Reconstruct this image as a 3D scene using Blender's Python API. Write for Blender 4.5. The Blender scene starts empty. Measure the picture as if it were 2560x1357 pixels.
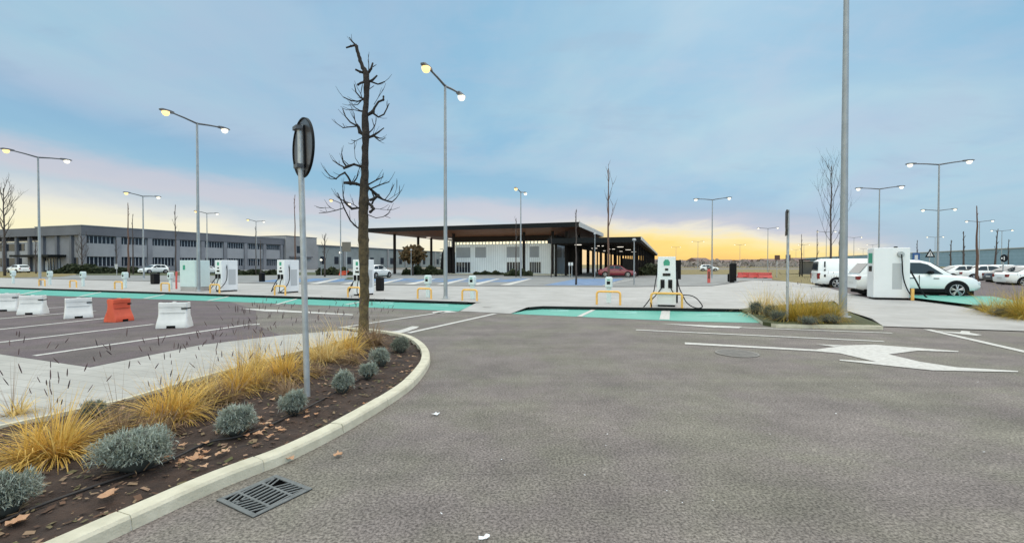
import bpy, math, random
from mathutils import Vector, Matrix
random.seed(7)
R = math.radians
sc = bpy.context.scene
COL = sc.collection

# ------------------------------------------------------------------ camera
F = 1140.0; CX, CY = 1280.0, 678.5; HC = 1.5; PITCH = math.atan((CY-661.0)/F)
cam_d = bpy.data.cameras.new("camera"); cam = bpy.data.objects.new("camera", cam_d); COL.objects.link(cam)
cam.location = (0, 0, HC); cam.rotation_euler = (R(90)-PITCH, 0, 0)
cam_d.sensor_width = 36; cam_d.lens = F/2560*36; cam_d.clip_start = .05; cam_d.clip_end = 6000
sc.camera = cam
sc.view_settings.view_transform = 'Standard'; sc.view_settings.look = 'None'
sc.view_settings.exposure = .16; sc.view_settings.gamma = 1

# survey helpers: a point of the photograph seen on a level plane / at a known distance
cp, sp = math.cos(PITCH), math.sin(PITCH)
def ray(px, py):
    u = (px-CX)/F; v = (CY-py)/F
    return Vector((u, cp+v*sp, -sp+v*cp))
def G(px, py, z=0.0):
    d = ray(px, py); k = (z-HC)/d.z
    return Vector((d.x*k, d.y*k, z))
def P(px, py, Y):
    d = ray(px, py); k = Y/d.y
    return Vector((d.x*k, Y, HC+d.z*k))
TH = R(-18.9)                                # the site grid: a along the bays, b away from the road
XA = Vector((math.cos(TH), math.sin(TH), 0)); YB = Vector((-math.sin(TH), math.cos(TH), 0))
def W(a, b, z=0.0): return XA*a+YB*b+Vector((0, 0, z))
def AB(p): return p.dot(XA), p.dot(YB)

# ------------------------------------------------------------------ materials
def lin(c):
    return tuple((x/12.92 if x <= .04045 else ((x+.055)/1.055)**2.4) for x in c)
def rgb(r, g, b): return lin((r/255, g/255, b/255))
def newmat(name):
    m = bpy.data.materials.new(name); m.use_nodes = True
    nt = m.node_tree; b = nt.nodes['Principled BSDF']
    return m, nt, b
def N(nt, t, **kw):
    n = nt.nodes.new(t)
    for k, v in kw.items():
        if k.startswith('i_'): n.inputs[k[2:].replace('_', ' ')].default_value = v
        else: setattr(n, k, v)
    return n
def mat(name, c, rough=.6, metal=0, var=.12, scale=3.0, bump=0, bscale=40, coat=0, spec=.5, emit=0, c2=None, detail=4, trans=0):
    """plain paint/concrete/metal with a gentle large and small variation"""
    m, nt, b = newmat(name); L = nt.links.new
    b.inputs['Roughness'].default_value = rough; b.inputs['Metallic'].default_value = metal
    b.inputs['Specular IOR Level'].default_value = spec
    if coat: b.inputs['Coat Weight'].default_value = coat; b.inputs['Coat Roughness'].default_value = .08
    if emit:
        b.inputs['Emission Color'].default_value = (*c, 1); b.inputs['Emission Strength'].default_value = emit
    tc = N(nt, 'ShaderNodeTexCoord')
    no = N(nt, 'ShaderNodeTexNoise', i_Scale=scale, i_Detail=detail, i_Roughness=.6); L(tc.outputs['Object'], no.inputs['Vector'])
    rp = N(nt, 'ShaderNodeValToRGB'); L(no.outputs['Fac'], rp.inputs['Fac'])
    e = rp.color_ramp.elements; e[0].position = .3; e[1].position = .7
    lo = c2 if c2 else tuple(x*(1-var) for x in c); hi = c if c2 else tuple(min(1, x*(1+var*.6)) for x in c)
    e[0].color = (*lo, 1); e[1].color = (*hi, 1)
    L(rp.outputs['Color'], b.inputs['Base Color'])
    if bump:
        n2 = N(nt, 'ShaderNodeTexNoise', i_Scale=bscale, i_Detail=5); L(tc.outputs['Object'], n2.inputs['Vector'])
        bp = N(nt, 'ShaderNodeBump', i_Strength=bump, i_Distance=.02); L(n2.outputs['Fac'], bp.inputs['Height']); L(bp.outputs['Normal'], b.inputs['Normal'])
    return m
def leafmat(name, cols, rough=.7, trans=.25):
    """every blade or leaf gets its own tone"""
    m, nt, b = newmat(name); L = nt.links.new
    g = N(nt, 'ShaderNodeNewGeometry'); rp = N(nt, 'ShaderNodeValToRGB'); L(g.outputs['Random Per Island'], rp.inputs['Fac'])
    e = rp.color_ramp.elements
    for i, c in enumerate(cols):
        el = e[i] if i < 2 else e.new(.5)
        el.position = i/(len(cols)-1); 
    srt = sorted(range(len(e)), key=lambda i: e[i].position)
    for i, c in zip(srt, cols): e[i].color = (*c, 1)
    b.inputs['Roughness'].default_value = rough; b.inputs['Specular IOR Level'].default_value = .25
    L(rp.outputs['Color'], b.inputs['Base Color'])
    tr = N(nt, 'ShaderNodeBsdfTranslucent'); L(rp.outputs['Color'], tr.inputs['Color'])
    mx = N(nt, 'ShaderNodeMixShader', i_Fac=trans); L(b.outputs[0], mx.inputs[1]); L(tr.outputs[0], mx.inputs[2])
    L(mx.outputs[0], nt.nodes['Material Output'].inputs['Surface'])
    return m
def asphaltmat(name, dark, light, tint2, gs=55, patch=.25):
    m, nt, b = newmat(name); L = nt.links.new
    tc = N(nt, 'ShaderNodeTexCoord'); V = tc.outputs['Object']
    def noise(s, d=3, r=.6):
        n = N(nt, 'ShaderNodeTexNoise', i_Scale=s, i_Detail=d, i_Roughness=r); L(V, n.inputs['Vector']); return n.outputs['Fac']
    def ramp(src, a, b_, ca, cb):
        r_ = N(nt, 'ShaderNodeValToRGB'); L(src, r_.inputs['Fac']); e = r_.color_ramp.elements
        e[0].position = a; e[1].position = b_; e[0].color = (*ca, 1); e[1].color = (*cb, 1); return r_.outputs['Color']
    def mix(f, a, b_, mode='MIX'):
        n = N(nt, 'ShaderNodeMix', data_type='RGBA', blend_type=mode)
        if isinstance(f, float): n.inputs['Factor'].default_value = f
        else: L(f, n.inputs['Factor'])
        L(a, n.inputs['A']); L(b_, n.inputs['B']); return n.outputs['Result']
    grain = ramp(noise(gs, 2, .7), .36, .66, dark, light)
    vo = N(nt, 'ShaderNodeTexVoronoi', i_Scale=gs*1.1); L(V, vo.inputs['Vector'])
    chips = ramp(vo.outputs['Color'], .78, .95, (0, 0, 0), (1, 1, 1))
    cchips = N(nt, 'ShaderNodeRGB'); cchips.outputs[0].default_value = (*[min(1, x*1.0) for x in light], 1)
    base = mix(chips, grain, cchips.outputs[0])
    t = ramp(noise(.35, 4), .38, .68, (1, 1, 1), tint2); base = mix(.9, base, t, 'MULTIPLY')
    st = ramp(noise(1.3, 6, .75), .35, .7, (1-patch,)*3, (1+patch*.5,)*3); base = mix(1.0, base, st, 'MULTIPLY')
    mp = N(nt, 'ShaderNodeMapping'); mp.inputs['Rotation'].default_value = (0, 0, -TH); mp.inputs['Scale'].default_value = (.12, 1.1, 1); L(V, mp.inputs['Vector'])
    n4 = N(nt, 'ShaderNodeTexNoise', i_Scale=1.4, i_Detail=5, i_Roughness=.6, i_Distortion=.6); L(mp.outputs[0], n4.inputs['Vector'])
    base = mix(1.0, base, ramp(n4.outputs['Fac'], .36, .66, (.86, .86, .87), (1.05, 1.05, 1.04)), 'MULTIPLY')
    t3 = ramp(noise(.8, 3), .42, .6, (1.04, .98, 1.02), (1.0, 1.0, .93)); base = mix(1.0, base, t3, 'MULTIPLY')
    L(base, b.inputs['Base Color']); b.inputs['Roughness'].default_value = .85; b.inputs['Specular IOR Level'].default_value = .3
    bp = N(nt, 'ShaderNodeBump', i_Strength=.32, i_Distance=.006); L(noise(gs*1.3, 3), bp.inputs['Height']); L(bp.outputs['Normal'], b.inputs['Normal'])
    return m
def pavemat(name, c, w=.6, h=.3, joint=.75, rot=0):
    m, nt, b = newmat(name); L = nt.links.new
    tc = N(nt, 'ShaderNodeTexCoord'); mp = N(nt, 'ShaderNodeMapping'); mp.inputs['Rotation'].default_value = (0, 0, -TH+rot); L(tc.outputs['Object'], mp.inputs['Vector'])
    br = N(nt, 'ShaderNodeTexBrick', i_Scale=1.0); L(mp.outputs['Vector'], br.inputs['Vector'])
    br.inputs['Brick Width'].default_value = w; br.inputs['Row Height'].default_value = h; br.inputs['Mortar Size'].default_value = .006
    br.inputs['Color1'].default_value = (*c, 1); br.inputs['Color2'].default_value = (*[x*.9 for x in c], 1); br.inputs['Mortar'].default_value = (*[x*joint for x in c], 1)
    no = N(nt, 'ShaderNodeTexNoise', i_Scale=.7, i_Detail=7, i_Roughness=.7); L(tc.outputs['Object'], no.inputs['Vector'])
    rp = N(nt, 'ShaderNodeValToRGB'); L(no.outputs['Fac'], rp.inputs['Fac']); e = rp.color_ramp.elements
    e[0].position = .3; e[1].position = .7; e[0].color = (.8, .79, .77, 1); e[1].color = (1.08, 1.08, 1.08, 1)
    mx = N(nt, 'ShaderNodeMix', data_type='RGBA', blend_type='MULTIPLY'); mx.inputs['Factor'].default_value = 1
    L(br.outputs['Color'], mx.inputs['A']); L(rp.outputs['Color'], mx.inputs['B']); L(mx.outputs['Result'], b.inputs['Base Color'])
    b.inputs['Roughness'].default_value = .8
    return m
def glassmat(name, c, rough=.06):
    m, nt, b = newmat(name); b.inputs['Base Color'].default_value = (*c, 1); b.inputs['Roughness'].default_value = rough
    b.inputs['Specular IOR Level'].default_value = .35; return m
def stripemat(name, c1, c2, axis='X', scale=3.0, rough=.6):
    """ribbed / boarded cladding"""
    m, nt, b = newmat(name); L = nt.links.new
    tc = N(nt, 'ShaderNodeTexCoord'); wv = N(nt, 'ShaderNodeTexWave', bands_direction=axis, i_Scale=scale, i_Distortion=.0); L(tc.outputs['Object'], wv.inputs['Vector'])
    rp = N(nt, 'ShaderNodeValToRGB'); L(wv.outputs['Fac'], rp.inputs['Fac']); e = rp.color_ramp.elements
    e[0].position = .02; e[1].position = .16; e[0].color = (*c2, 1); e[1].color = (*c1, 1)
    no = N(nt, 'ShaderNodeTexNoise', i_Scale=.6, i_Detail=5); L(tc.outputs['Object'], no.inputs['Vector'])
    r2 = N(nt, 'ShaderNodeValToRGB'); L(no.outputs['Fac'], r2.inputs['Fac']); e = r2.color_ramp.elements; e[0].color = (.8, .8, .8, 1); e[1].color = (1.1, 1.1, 1.1, 1)
    mx = N(nt, 'ShaderNodeMix', data_type='RGBA', blend_type='MULTIPLY'); mx.inputs['Factor'].default_value = 1
    L(rp.outputs['Color'], mx.inputs['A']); L(r2.outputs['Color'], mx.inputs['B']); L(mx.outputs['Result'], b.inputs['Base Color'])
    b.inputs['Roughness'].default_value = rough; return m

M = {}
M['asphalt'] = asphaltmat('asphalt', (.088, .079, .070), (.280, .256, .228), (.93, .92, .91), 56)
M['asphalt_lot'] = asphaltmat('asphalt_lot', (.098, .080, .080), (.175, .145, .145), (.92, .92, .95))
M['far_asphalt'] = mat('far_asphalt', (.22, .22, .215), .85, scale=.6, var=.3, detail=7)
M['paving'] = pavemat('paving', (.40, .385, .37), .6, .4, .86)
M['slab'] = pavemat('slab', (.42, .405, .375), .4, .2, .68)
M['kerb'] = mat('kerb', (.60, .56, .44), .85, scale=6, c2=(.44, .41, .31), bump=.25, bscale=70, detail=8)
M['mortar'] = mat('mortar', (.66, .64, .56), .9, var=.1)
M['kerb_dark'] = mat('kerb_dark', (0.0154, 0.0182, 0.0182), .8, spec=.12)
M['kerb_far'] = mat('kerb_far', (.13, .13, .13), .8)
M['green'] = mat('green_paint', (.050, .30, .235), .6, scale=.9, c2=(.10, .36, .29), detail=8, bump=.2, bscale=120)
M['blue_paint'] = mat('blue_paint', (.105, .19, .34), .7, scale=1, var=.4, detail=8)
M['white_paint'] = mat('white_paint', (.60, .58, .545), .75, scale=14, c2=(.40, .38, .35), detail=9, bump=.2, bscale=120)
M['mint_paint'] = mat('mint_paint', (.30, .62, .56), .7, scale=6, var=.2, detail=8)
M['soil'] = mat('soil', (.062, .037, .026), .95, scale=7, c2=(.022, .013, .010), bump=.9, bscale=45, detail=9)
M['turf'] = mat('turf', (.085, .09, .035), .95, scale=2, c2=(.035, .045, .015), bump=.6, bscale=20, detail=9)
M['drygrass'] = mat('dry_turf', (.26, .19, .07), .95, scale=1.4, c2=(.10, .09, .03), bump=.6, bscale=20, detail=9)
M['galv'] = mat('galvanised', (.40, .42, .43), .5, .35, scale=9, var=.22, detail=6)
M['pole'] = mat('pole_grey', (.30, .32, .335), .5, .25, scale=4, var=.15)
M['pole_dark'] = mat('pole_dark', (.10, .105, .115), .5, .3)
M['sign_back'] = mat('sign_back', (.10, .09, .085), .30, .6, scale=5, var=.3)
M['rim_black'] = mat('rim_black', (0.0084, 0.0084, 0.0098), .45, spec=.12)
M['sticker'] = mat('sticker', (.62, .62, .6), .6)
M['bark'] = mat('bark', (.16, .135, .085), .95, scale=9, c2=(.05, .04, .028), bump=1, bscale=26, detail=9)
def barkgrad():  # mossy brown below; upper trunk darkened in colour as a backlit silhouette
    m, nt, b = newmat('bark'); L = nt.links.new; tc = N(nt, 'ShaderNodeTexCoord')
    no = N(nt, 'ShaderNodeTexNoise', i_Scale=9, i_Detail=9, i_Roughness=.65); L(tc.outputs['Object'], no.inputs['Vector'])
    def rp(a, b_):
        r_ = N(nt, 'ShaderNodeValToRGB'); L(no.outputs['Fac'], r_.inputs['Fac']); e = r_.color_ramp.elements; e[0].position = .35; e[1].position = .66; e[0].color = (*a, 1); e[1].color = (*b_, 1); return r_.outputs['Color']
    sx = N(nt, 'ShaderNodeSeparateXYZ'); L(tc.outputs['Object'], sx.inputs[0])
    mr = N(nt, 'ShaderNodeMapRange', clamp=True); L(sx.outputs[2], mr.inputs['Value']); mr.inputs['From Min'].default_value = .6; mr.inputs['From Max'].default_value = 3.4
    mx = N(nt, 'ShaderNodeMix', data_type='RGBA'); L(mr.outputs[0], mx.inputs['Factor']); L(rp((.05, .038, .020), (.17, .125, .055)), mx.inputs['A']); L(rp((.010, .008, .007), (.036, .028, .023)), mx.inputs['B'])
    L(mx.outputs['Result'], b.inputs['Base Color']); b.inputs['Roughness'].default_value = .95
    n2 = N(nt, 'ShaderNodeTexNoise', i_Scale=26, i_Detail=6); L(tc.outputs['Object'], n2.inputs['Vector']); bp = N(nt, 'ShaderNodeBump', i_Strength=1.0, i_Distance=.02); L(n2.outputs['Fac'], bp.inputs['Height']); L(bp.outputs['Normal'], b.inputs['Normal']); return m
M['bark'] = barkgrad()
M['bark_dark'] = mat('bark_dark', (.026, .021, .018), .95, scale=12, c2=(.009, .007, .007), bump=.9, bscale=30)
M['bark_far'] = mat('bark_far', (.075, .06, .055), .95)
M['bark_red'] = mat('bark_red', (.13, .075, .055), .95)
M['white_case'] = mat('white_case', (.74, .745, .75), .38, var=.04, scale=1.5, coat=.2)
M['pale_case'] = mat('pale_case', (.56, .655, .645), .45, var=.05)
M['case_grey'] = stripemat('case_grille', (.50, .51, .52), (.30, .31, .32), 'Z', 12)
M['black'] = mat('black_plastic', (0.0084, 0.0084, 0.0098), .45, spec=.12)
M['screen'] = glassmat('screen', (.008, .010, .012), .25)
M['logo'] = mat('logo_green', (.03, .30, .19), .4)
M['cable'] = mat('cable', (0.0126, 0.0126, 0.0140), .5, spec=.12)
M['yellow'] = mat('hoop_yellow', (.78, .44, .11), .5, scale=5, var=.12)
M['plastic_w'] = mat('plastic_white', (.68, .675, .65), .5, scale=3, var=.12, detail=8)
M['plastic_o'] = mat('plastic_orange', (.62, .085, .035), .5, scale=3, var=.2, detail=8)
M['plastic_r'] = mat('plastic_red', (.62, .10, .085), .5, scale=1, var=.25)
M['dark_gap'] = mat('dark_gap', (0.0070, 0.0070, 0.0070), .9, spec=.12)
M['lamp_glow'] = mat('lamp_glow', (1, .64, .24), .4, emit=1.45, var=.01)
M['lamp_white'] = mat('lamp_white', (1, .90, .70), .4, emit=1.25, var=.01)
M['light_strip'] = mat('light_strip', (1, .84, .58), .4, emit=1.0, var=.01)
M['ceiling_glow'] = mat('ceiling_glow', (1, .93, .8), .4, emit=1.1, var=.01)
M['grey_wall'] = mat('grey_wall', (.20, .205, .225), .85, scale=.25, var=.22, detail=8)
M['fascia'] = mat('grey_fascia', (.125, .13, .148), .8, scale=.2, var=.2, detail=8)
M['panel'] = mat('pale_panel', (.29, .295, .31), .8, scale=.4, var=.12, detail=7)
M['pale_block'] = mat('pale_block', (.27, .27, .275), .85, scale=.2, var=.2, detail=8)
M['green_grey'] = mat('green_grey', (.22, .245, .245), .85, scale=.15, var=.22, detail=8)
M['pane'] = glassmat('window_pane', (.018, .022, .032), .08)
M['frame_w'] = mat('frame_white', (.45, .47, .5), .6)
M['pav_roof'] = mat('roof_dark', (0.0091, 0.0112, 0.0126), .6, spec=.12, scale=.3, var=.2)
M['pav_edge'] = mat('roof_edge_pale', (.50, .49, .47), .5)  # pale tone paints sunlight onto the right-hand roof edges
M['soffit'] = stripemat('wood_soffit', (.30, .115, .055), (.09, .04, .022), 'X', 1.6, .6)
M['soffit_dark'] = mat('soffit_dark', (0.0315, 0.0238, 0.0196), .8, spec=.12)
M['column'] = mat('column_brown', (0.0126, 0.0105, 0.0105), .6, spec=.12)
M['clad'] = stripemat('white_cladding', (.82, .88, .93), (.5, .56, .62), 'X', 1.05, .5)
M['win_louvre'] = stripemat('louvre_window', (.34, .38, .43), (.06, .07, .09), 'X', 1.9, .4)
M['warehouse'] = stripemat('warehouse_blue', (.25, .38, .48), (.21, .33, .42), 'Z', .16, .8)  # blue wall colour, paled to carry some distance haze
M['car_white'] = mat('car_white', (.75, .765, .755), .3, var=.02, coat=.6)
M['car_red'] = mat('car_red', (.20, .022, .035), .3, var=.05, coat=.6)
M['car_dark'] = mat('car_dark', (.04, .045, .055), .3, var=.05, coat=.6)
M['car_silver'] = mat('car_silver', (.40, .43, .46), .35, .3, var=.05, coat=.5)
M['wrap_grey'] = mat('wrap_grey', (.40, .47, .54), .35, var=.15, scale=1)
M['car_glass'] = glassmat('car_glass', (.03, .038, .045), .05)
M['tyre'] = mat('tyre', (0.0098, 0.0098, 0.0105), .8, spec=.12)
M['rim'] = mat('rim_alloy', (.42, .42, .43), .35, .7)
M['trim'] = mat('black_trim', (0.0098, 0.0098, 0.0112), .6, spec=.12)
M['tail'] = mat('tail_light', (.20, .012, .012), .25)
M['head'] = mat('head_light', (.60, .64, .68), .15)
M['brown_sign'] = mat('brown_sign', (.10, .045, .03), .6)
M['blue_sign'] = mat('blue_sign', (.03, .09, .25), .5)
M['leaf_dead'] = leafmat('dead_leaf', [(.33, .155, .075), (.46, .25, .14), (.24, .10, .06), (.52, .34, .22)], .8, .1)
M['chips'] = leafmat('mulch_chips', [(.045, .027, .019), (.15, .085, .055), (.07, .042, .03), (.30, .19, .13), (.05, .032, .022), (.11, .05, .035), (.08, .085, .035)], .9, .0)
M['paper'] = mat('paper', (.74, .75, .77), .8, var=.05)
M['grass_gold'] = leafmat('grass_gold', [(.68, .42, .08), (.92, .68, .24), (.50, .31, .07), (.94, .80, .45), (.30, .23, .07), (.82, .56, .14)], .6, .3)
M['grass_pale'] = leafmat('grass_pale', [(.72, .52, .19), (.90, .74, .40), (.52, .36, .11), (.42, .40, .15), (.84, .62, .26)], .6, .3)
M['grass_dry'] = leafmat('grass_dry', [(.20, .13, .08), (.34, .24, .14), (.14, .13, .05), (.26, .16, .10)], .7, .2)
M['grass_olive'] = leafmat('grass_olive', [(.46, .34, .05), (.72, .48, .09), (.20, .20, .04), (.40, .29, .05), (.13, .15, .03), (.62, .40, .07)], .6, .3)
M['seed'] = leafmat('seed_head', [(.085, .055, .06), (.15, .10, .095), (.06, .045, .05)], .9, .1)
M['sage'] = leafmat('sage_leaf', [(.20, .24, .205), (.42, .46, .40), (.30, .34, .30), (.12, .15, .12), (.52, .55, .48), (.28, .29, .21)], .7, .15)
M['sage_dark'] = leafmat('sage_dark_leaf', [(.09, .11, .075), (.17, .19, .15), (.06, .08, .05), (.20, .22, .17)], .7, .15)
M['twig'] = mat('twig', (.055, .055, .045), .95)
M['hedge'] = leafmat('hedge_leaf', [(.030, .040, .018), (.055, .065, .03), (.02, .027, .014)], .7, .1)
M['rustleaf'] = leafmat('rust_leaf', [(.10, .055, .02), (.06, .045, .02), (.14, .08, .03)], .7, .2)
M['farwood'] = leafmat('far_wood', [(.20, .165, .15), (.13, .12, .10), (.25, .20, .18)], .9, 0)
M['house_wall'] = mat('house_wall', (.42, .37, .35), .8, scale=.3)
M['house_roof'] = mat('house_roof', (.16, .10, .09), .8, scale=.3)
M['pit_black'] = mat('pit_black', (.003, .003, .003), 1, spec=0)
M['cover'] = mat('cover_iron', (.20, .185, .17), .7, scale=12, var=.2)
M['iron'] = mat('cast_iron', (.145, .15, .147), .6, .1, scale=20, var=.25)
M['pipe'] = mat('drip_pipe', (.028, .022, .020), .6)

# ------------------------------------------------------------------ mesh builder
class MB:
    def __init__(s): s.v = []; s.f = []
    def add(s, vs, fs):
        o = len(s.v); s.v += [tuple(x) for x in vs]; s.f += [tuple(i+o for i in f) for f in fs]; return s
    def bx(s, x0, x1, y0, y1, z0, z1):
        return s.add([(x0,y0,z0),(x1,y0,z0),(x1,y1,z0),(x0,y1,z0),(x0,y0,z1),(x1,y0,z1),(x1,y1,z1),(x0,y1,z1)],
                     [(0,3,2,1),(4,5,6,7),(0,1,5,4),(1,2,6,5),(2,3,7,6),(3,0,4,7)])
    def poly(s, pts): return s.add(pts, [tuple(range(len(pts)))])
    def prism(s, pts, z0, z1):
        n = len(pts); a = sum(pts[i][0]*pts[(i+1) % n][1]-pts[(i+1) % n][0]*pts[i][1] for i in range(n))
        if a < 0: pts = pts[::-1]
        vs = [(p[0], p[1], z0) for p in pts]+[(p[0], p[1], z1) for p in pts]
        return s.add(vs, [tuple(range(n))[::-1], tuple(range(n, 2*n))]+[(i, (i+1) % n, n+(i+1) % n, n+i) for i in range(n)])
    def prism_y(s, pts, y0, y1):                # outline in x,z pushed along y
        n = len(pts); a = sum(pts[i][0]*pts[(i+1) % n][1]-pts[(i+1) % n][0]*pts[i][1] for i in range(n))
        if a < 0: pts = pts[::-1]
        vs = [(p[0], y0, p[1]) for p in pts]+[(p[0], y1, p[1]) for p in pts]
        return s.add(vs, [tuple(range(n)), tuple(range(n, 2*n))[::-1]]+[((i+1) % n, i, n+i, n+(i+1) % n) for i in range(n)])
    def tube(s, pts, rad, n=8, cap=True):
        pts = [Vector(p) for p in pts]
        if not hasattr(rad, '__len__'): rad = [rad]*len(pts)
        o = len(s.v); prev = None
        for i, p in enumerate(pts):
            t = (pts[min(i+1, len(pts)-1)]-pts[max(i-1, 0)])
            if t.length < 1e-9: t = Vector((0, 0, 1))
            t.normalize()
            if prev is None:
                ref = Vector((0, 0, 1)) if abs(t.z) < .9 else Vector((1, 0, 0)); a = t.cross(ref).normalized()
            else:
                a = (prev-t*prev.dot(t)); a = a.normalized() if a.length > 1e-6 else t.orthogonal().normalized()
            prev = a; b = t.cross(a)
            for k in range(n):
                q = 2*math.pi*k/n; s.v.append(tuple(p+(a*math.cos(q)+b*math.sin(q))*rad[i]))
        for i in range(len(pts)-1):
            for k in range(n):
                k2 = (k+1) % n; s.f.append((o+i*n+k, o+i*n+k2, o+(i+1)*n+k2, o+(i+1)*n+k))
        if cap:
            s.f.append(tuple(o+k for k in range(n))[::-1]); e = o+(len(pts)-1)*n; s.f.append(tuple(e+k for k in range(n)))
        return s
    def lathe(s, prof, n=20, c=(0, 0, 0), axis='z'):
        o = len(s.v)
        for r, h in prof:
            for k in range(n):
                q = 2*math.pi*k/n; x, y = r*math.cos(q), r*math.sin(q)
                s.v.append((c[0]+x, c[1]+y, c[2]+h) if axis == 'z' else (c[0]+x, c[1]+h, c[2]-y))
        for i in range(len(prof)-1):
            for k in range(n):
                k2 = (k+1) % n; s.f.append((o+i*n+k, o+i*n+k2, o+(i+1)*n+k2, o+(i+1)*n+k))
        s.f.append(tuple(o+k for k in range(n))[::-1]); e = o+(len(prof)-1)*n; s.f.append(tuple(e+k for k in range(n)))
        return s
    def loft(s, rings, cap=True):
        n = len(rings[0]); o = len(s.v)
        for r in rings: s.v += [tuple(p) for p in r]
        for i in range(len(rings)-1):
            for k in range(n):
                k2 = (k+1) % n; s.f.append((o+i*n+k, o+i*n+k2, o+(i+1)*n+k2, o+(i+1)*n+k))
        if cap:
            s.f.append(tuple(o+k for k in range(n))[::-1]); e = o+(len(rings)-1)*n; s.f.append(tuple(e+k for k in range(n)))
        return s
    def blob(s, c, r, nu=12, nv=8, jit=0, rnd=random):
        o = len(s.v); c = Vector(c)
        for j in range(1, nv):
            ph = math.pi*j/nv
            for k in range(nu):
                q = 2*math.pi*k/nu; m_ = 1+rnd.uniform(-jit, jit)
                s.v.append((c.x+r[0]*m_*math.sin(ph)*math.cos(q), c.y+r[1]*m_*math.sin(ph)*math.sin(q), c.z+r[2]*m_*math.cos(ph)))
        for j in range(nv-2):
            for k in range(nu):
                k2 = (k+1) % nu; s.f.append((o+j*nu+k, o+(j+1)*nu+k, o+(j+1)*nu+k2, o+j*nu+k2))
        s.f.append(tuple(o+k for k in range(nu))); e = o+(nv-2)*nu; s.f.append(tuple(e+k for k in range(nu))[::-1])
        return s
    def build(s, name, m, parent=None, smooth=None, bevel=0, loc=None, rz=None):
        me = bpy.data.meshes.new(name); me.from_pydata(s.v, [], s.f); me.validate()
        me.materials.append(M[m] if isinstance(m, str) else m)
        if smooth is not None:
            me.shade_smooth()
            if smooth < 179: me.set_sharp_from_angle(angle=R(smooth))
        ob = bpy.data.objects.new(name, me); COL.objects.link(ob)
        if parent: ob.parent = parent
        if loc is not None: ob.location = loc
        if rz is not None: ob.rotation_euler = (0, 0, rz)
        if bevel:
            b = ob.modifiers.new('bevel', 'BEVEL'); b.width = bevel; b.segments = 2; b.limit_method = 'ANGLE'; b.angle_limit = R(40)
        return ob
def tag(o, label=None, cat=None, group=None, kind=None):
    for k, v in (('label', label), ('category', cat), ('group', group), ('kind', kind)):
        if v: o[k] = v
    return o
def thing(name, label, cat, loc=(0, 0, 0), rz=0, group=None):
    o = bpy.data.objects.new(name, None); COL.objects.link(o); o.location = loc; o.rotation_euler = (0, 0, rz)
    return tag(o, label, cat, group)
def dup(root, loc, rz=None, label=None, scale=None):
    r = root.copy(); COL.objects.link(r); r.location = loc
    if rz is not None: r.rotation_euler = (0, 0, rz)
    if label: r['label'] = label
    if scale: r.scale = (scale,)*3
    for ch in list(root.children):
        c = ch.copy(); COL.objects.link(c); c.parent = r
        for g in list(ch.children):
            d = g.copy(); COL.objects.link(d); d.parent = c
    return r
def struct(name, mb, m, **kw): return tag(mb.build(name, m, **kw), kind='structure')
def gp(pts, z=0.0): return [G(x, y, z) for x, y in pts]

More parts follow.
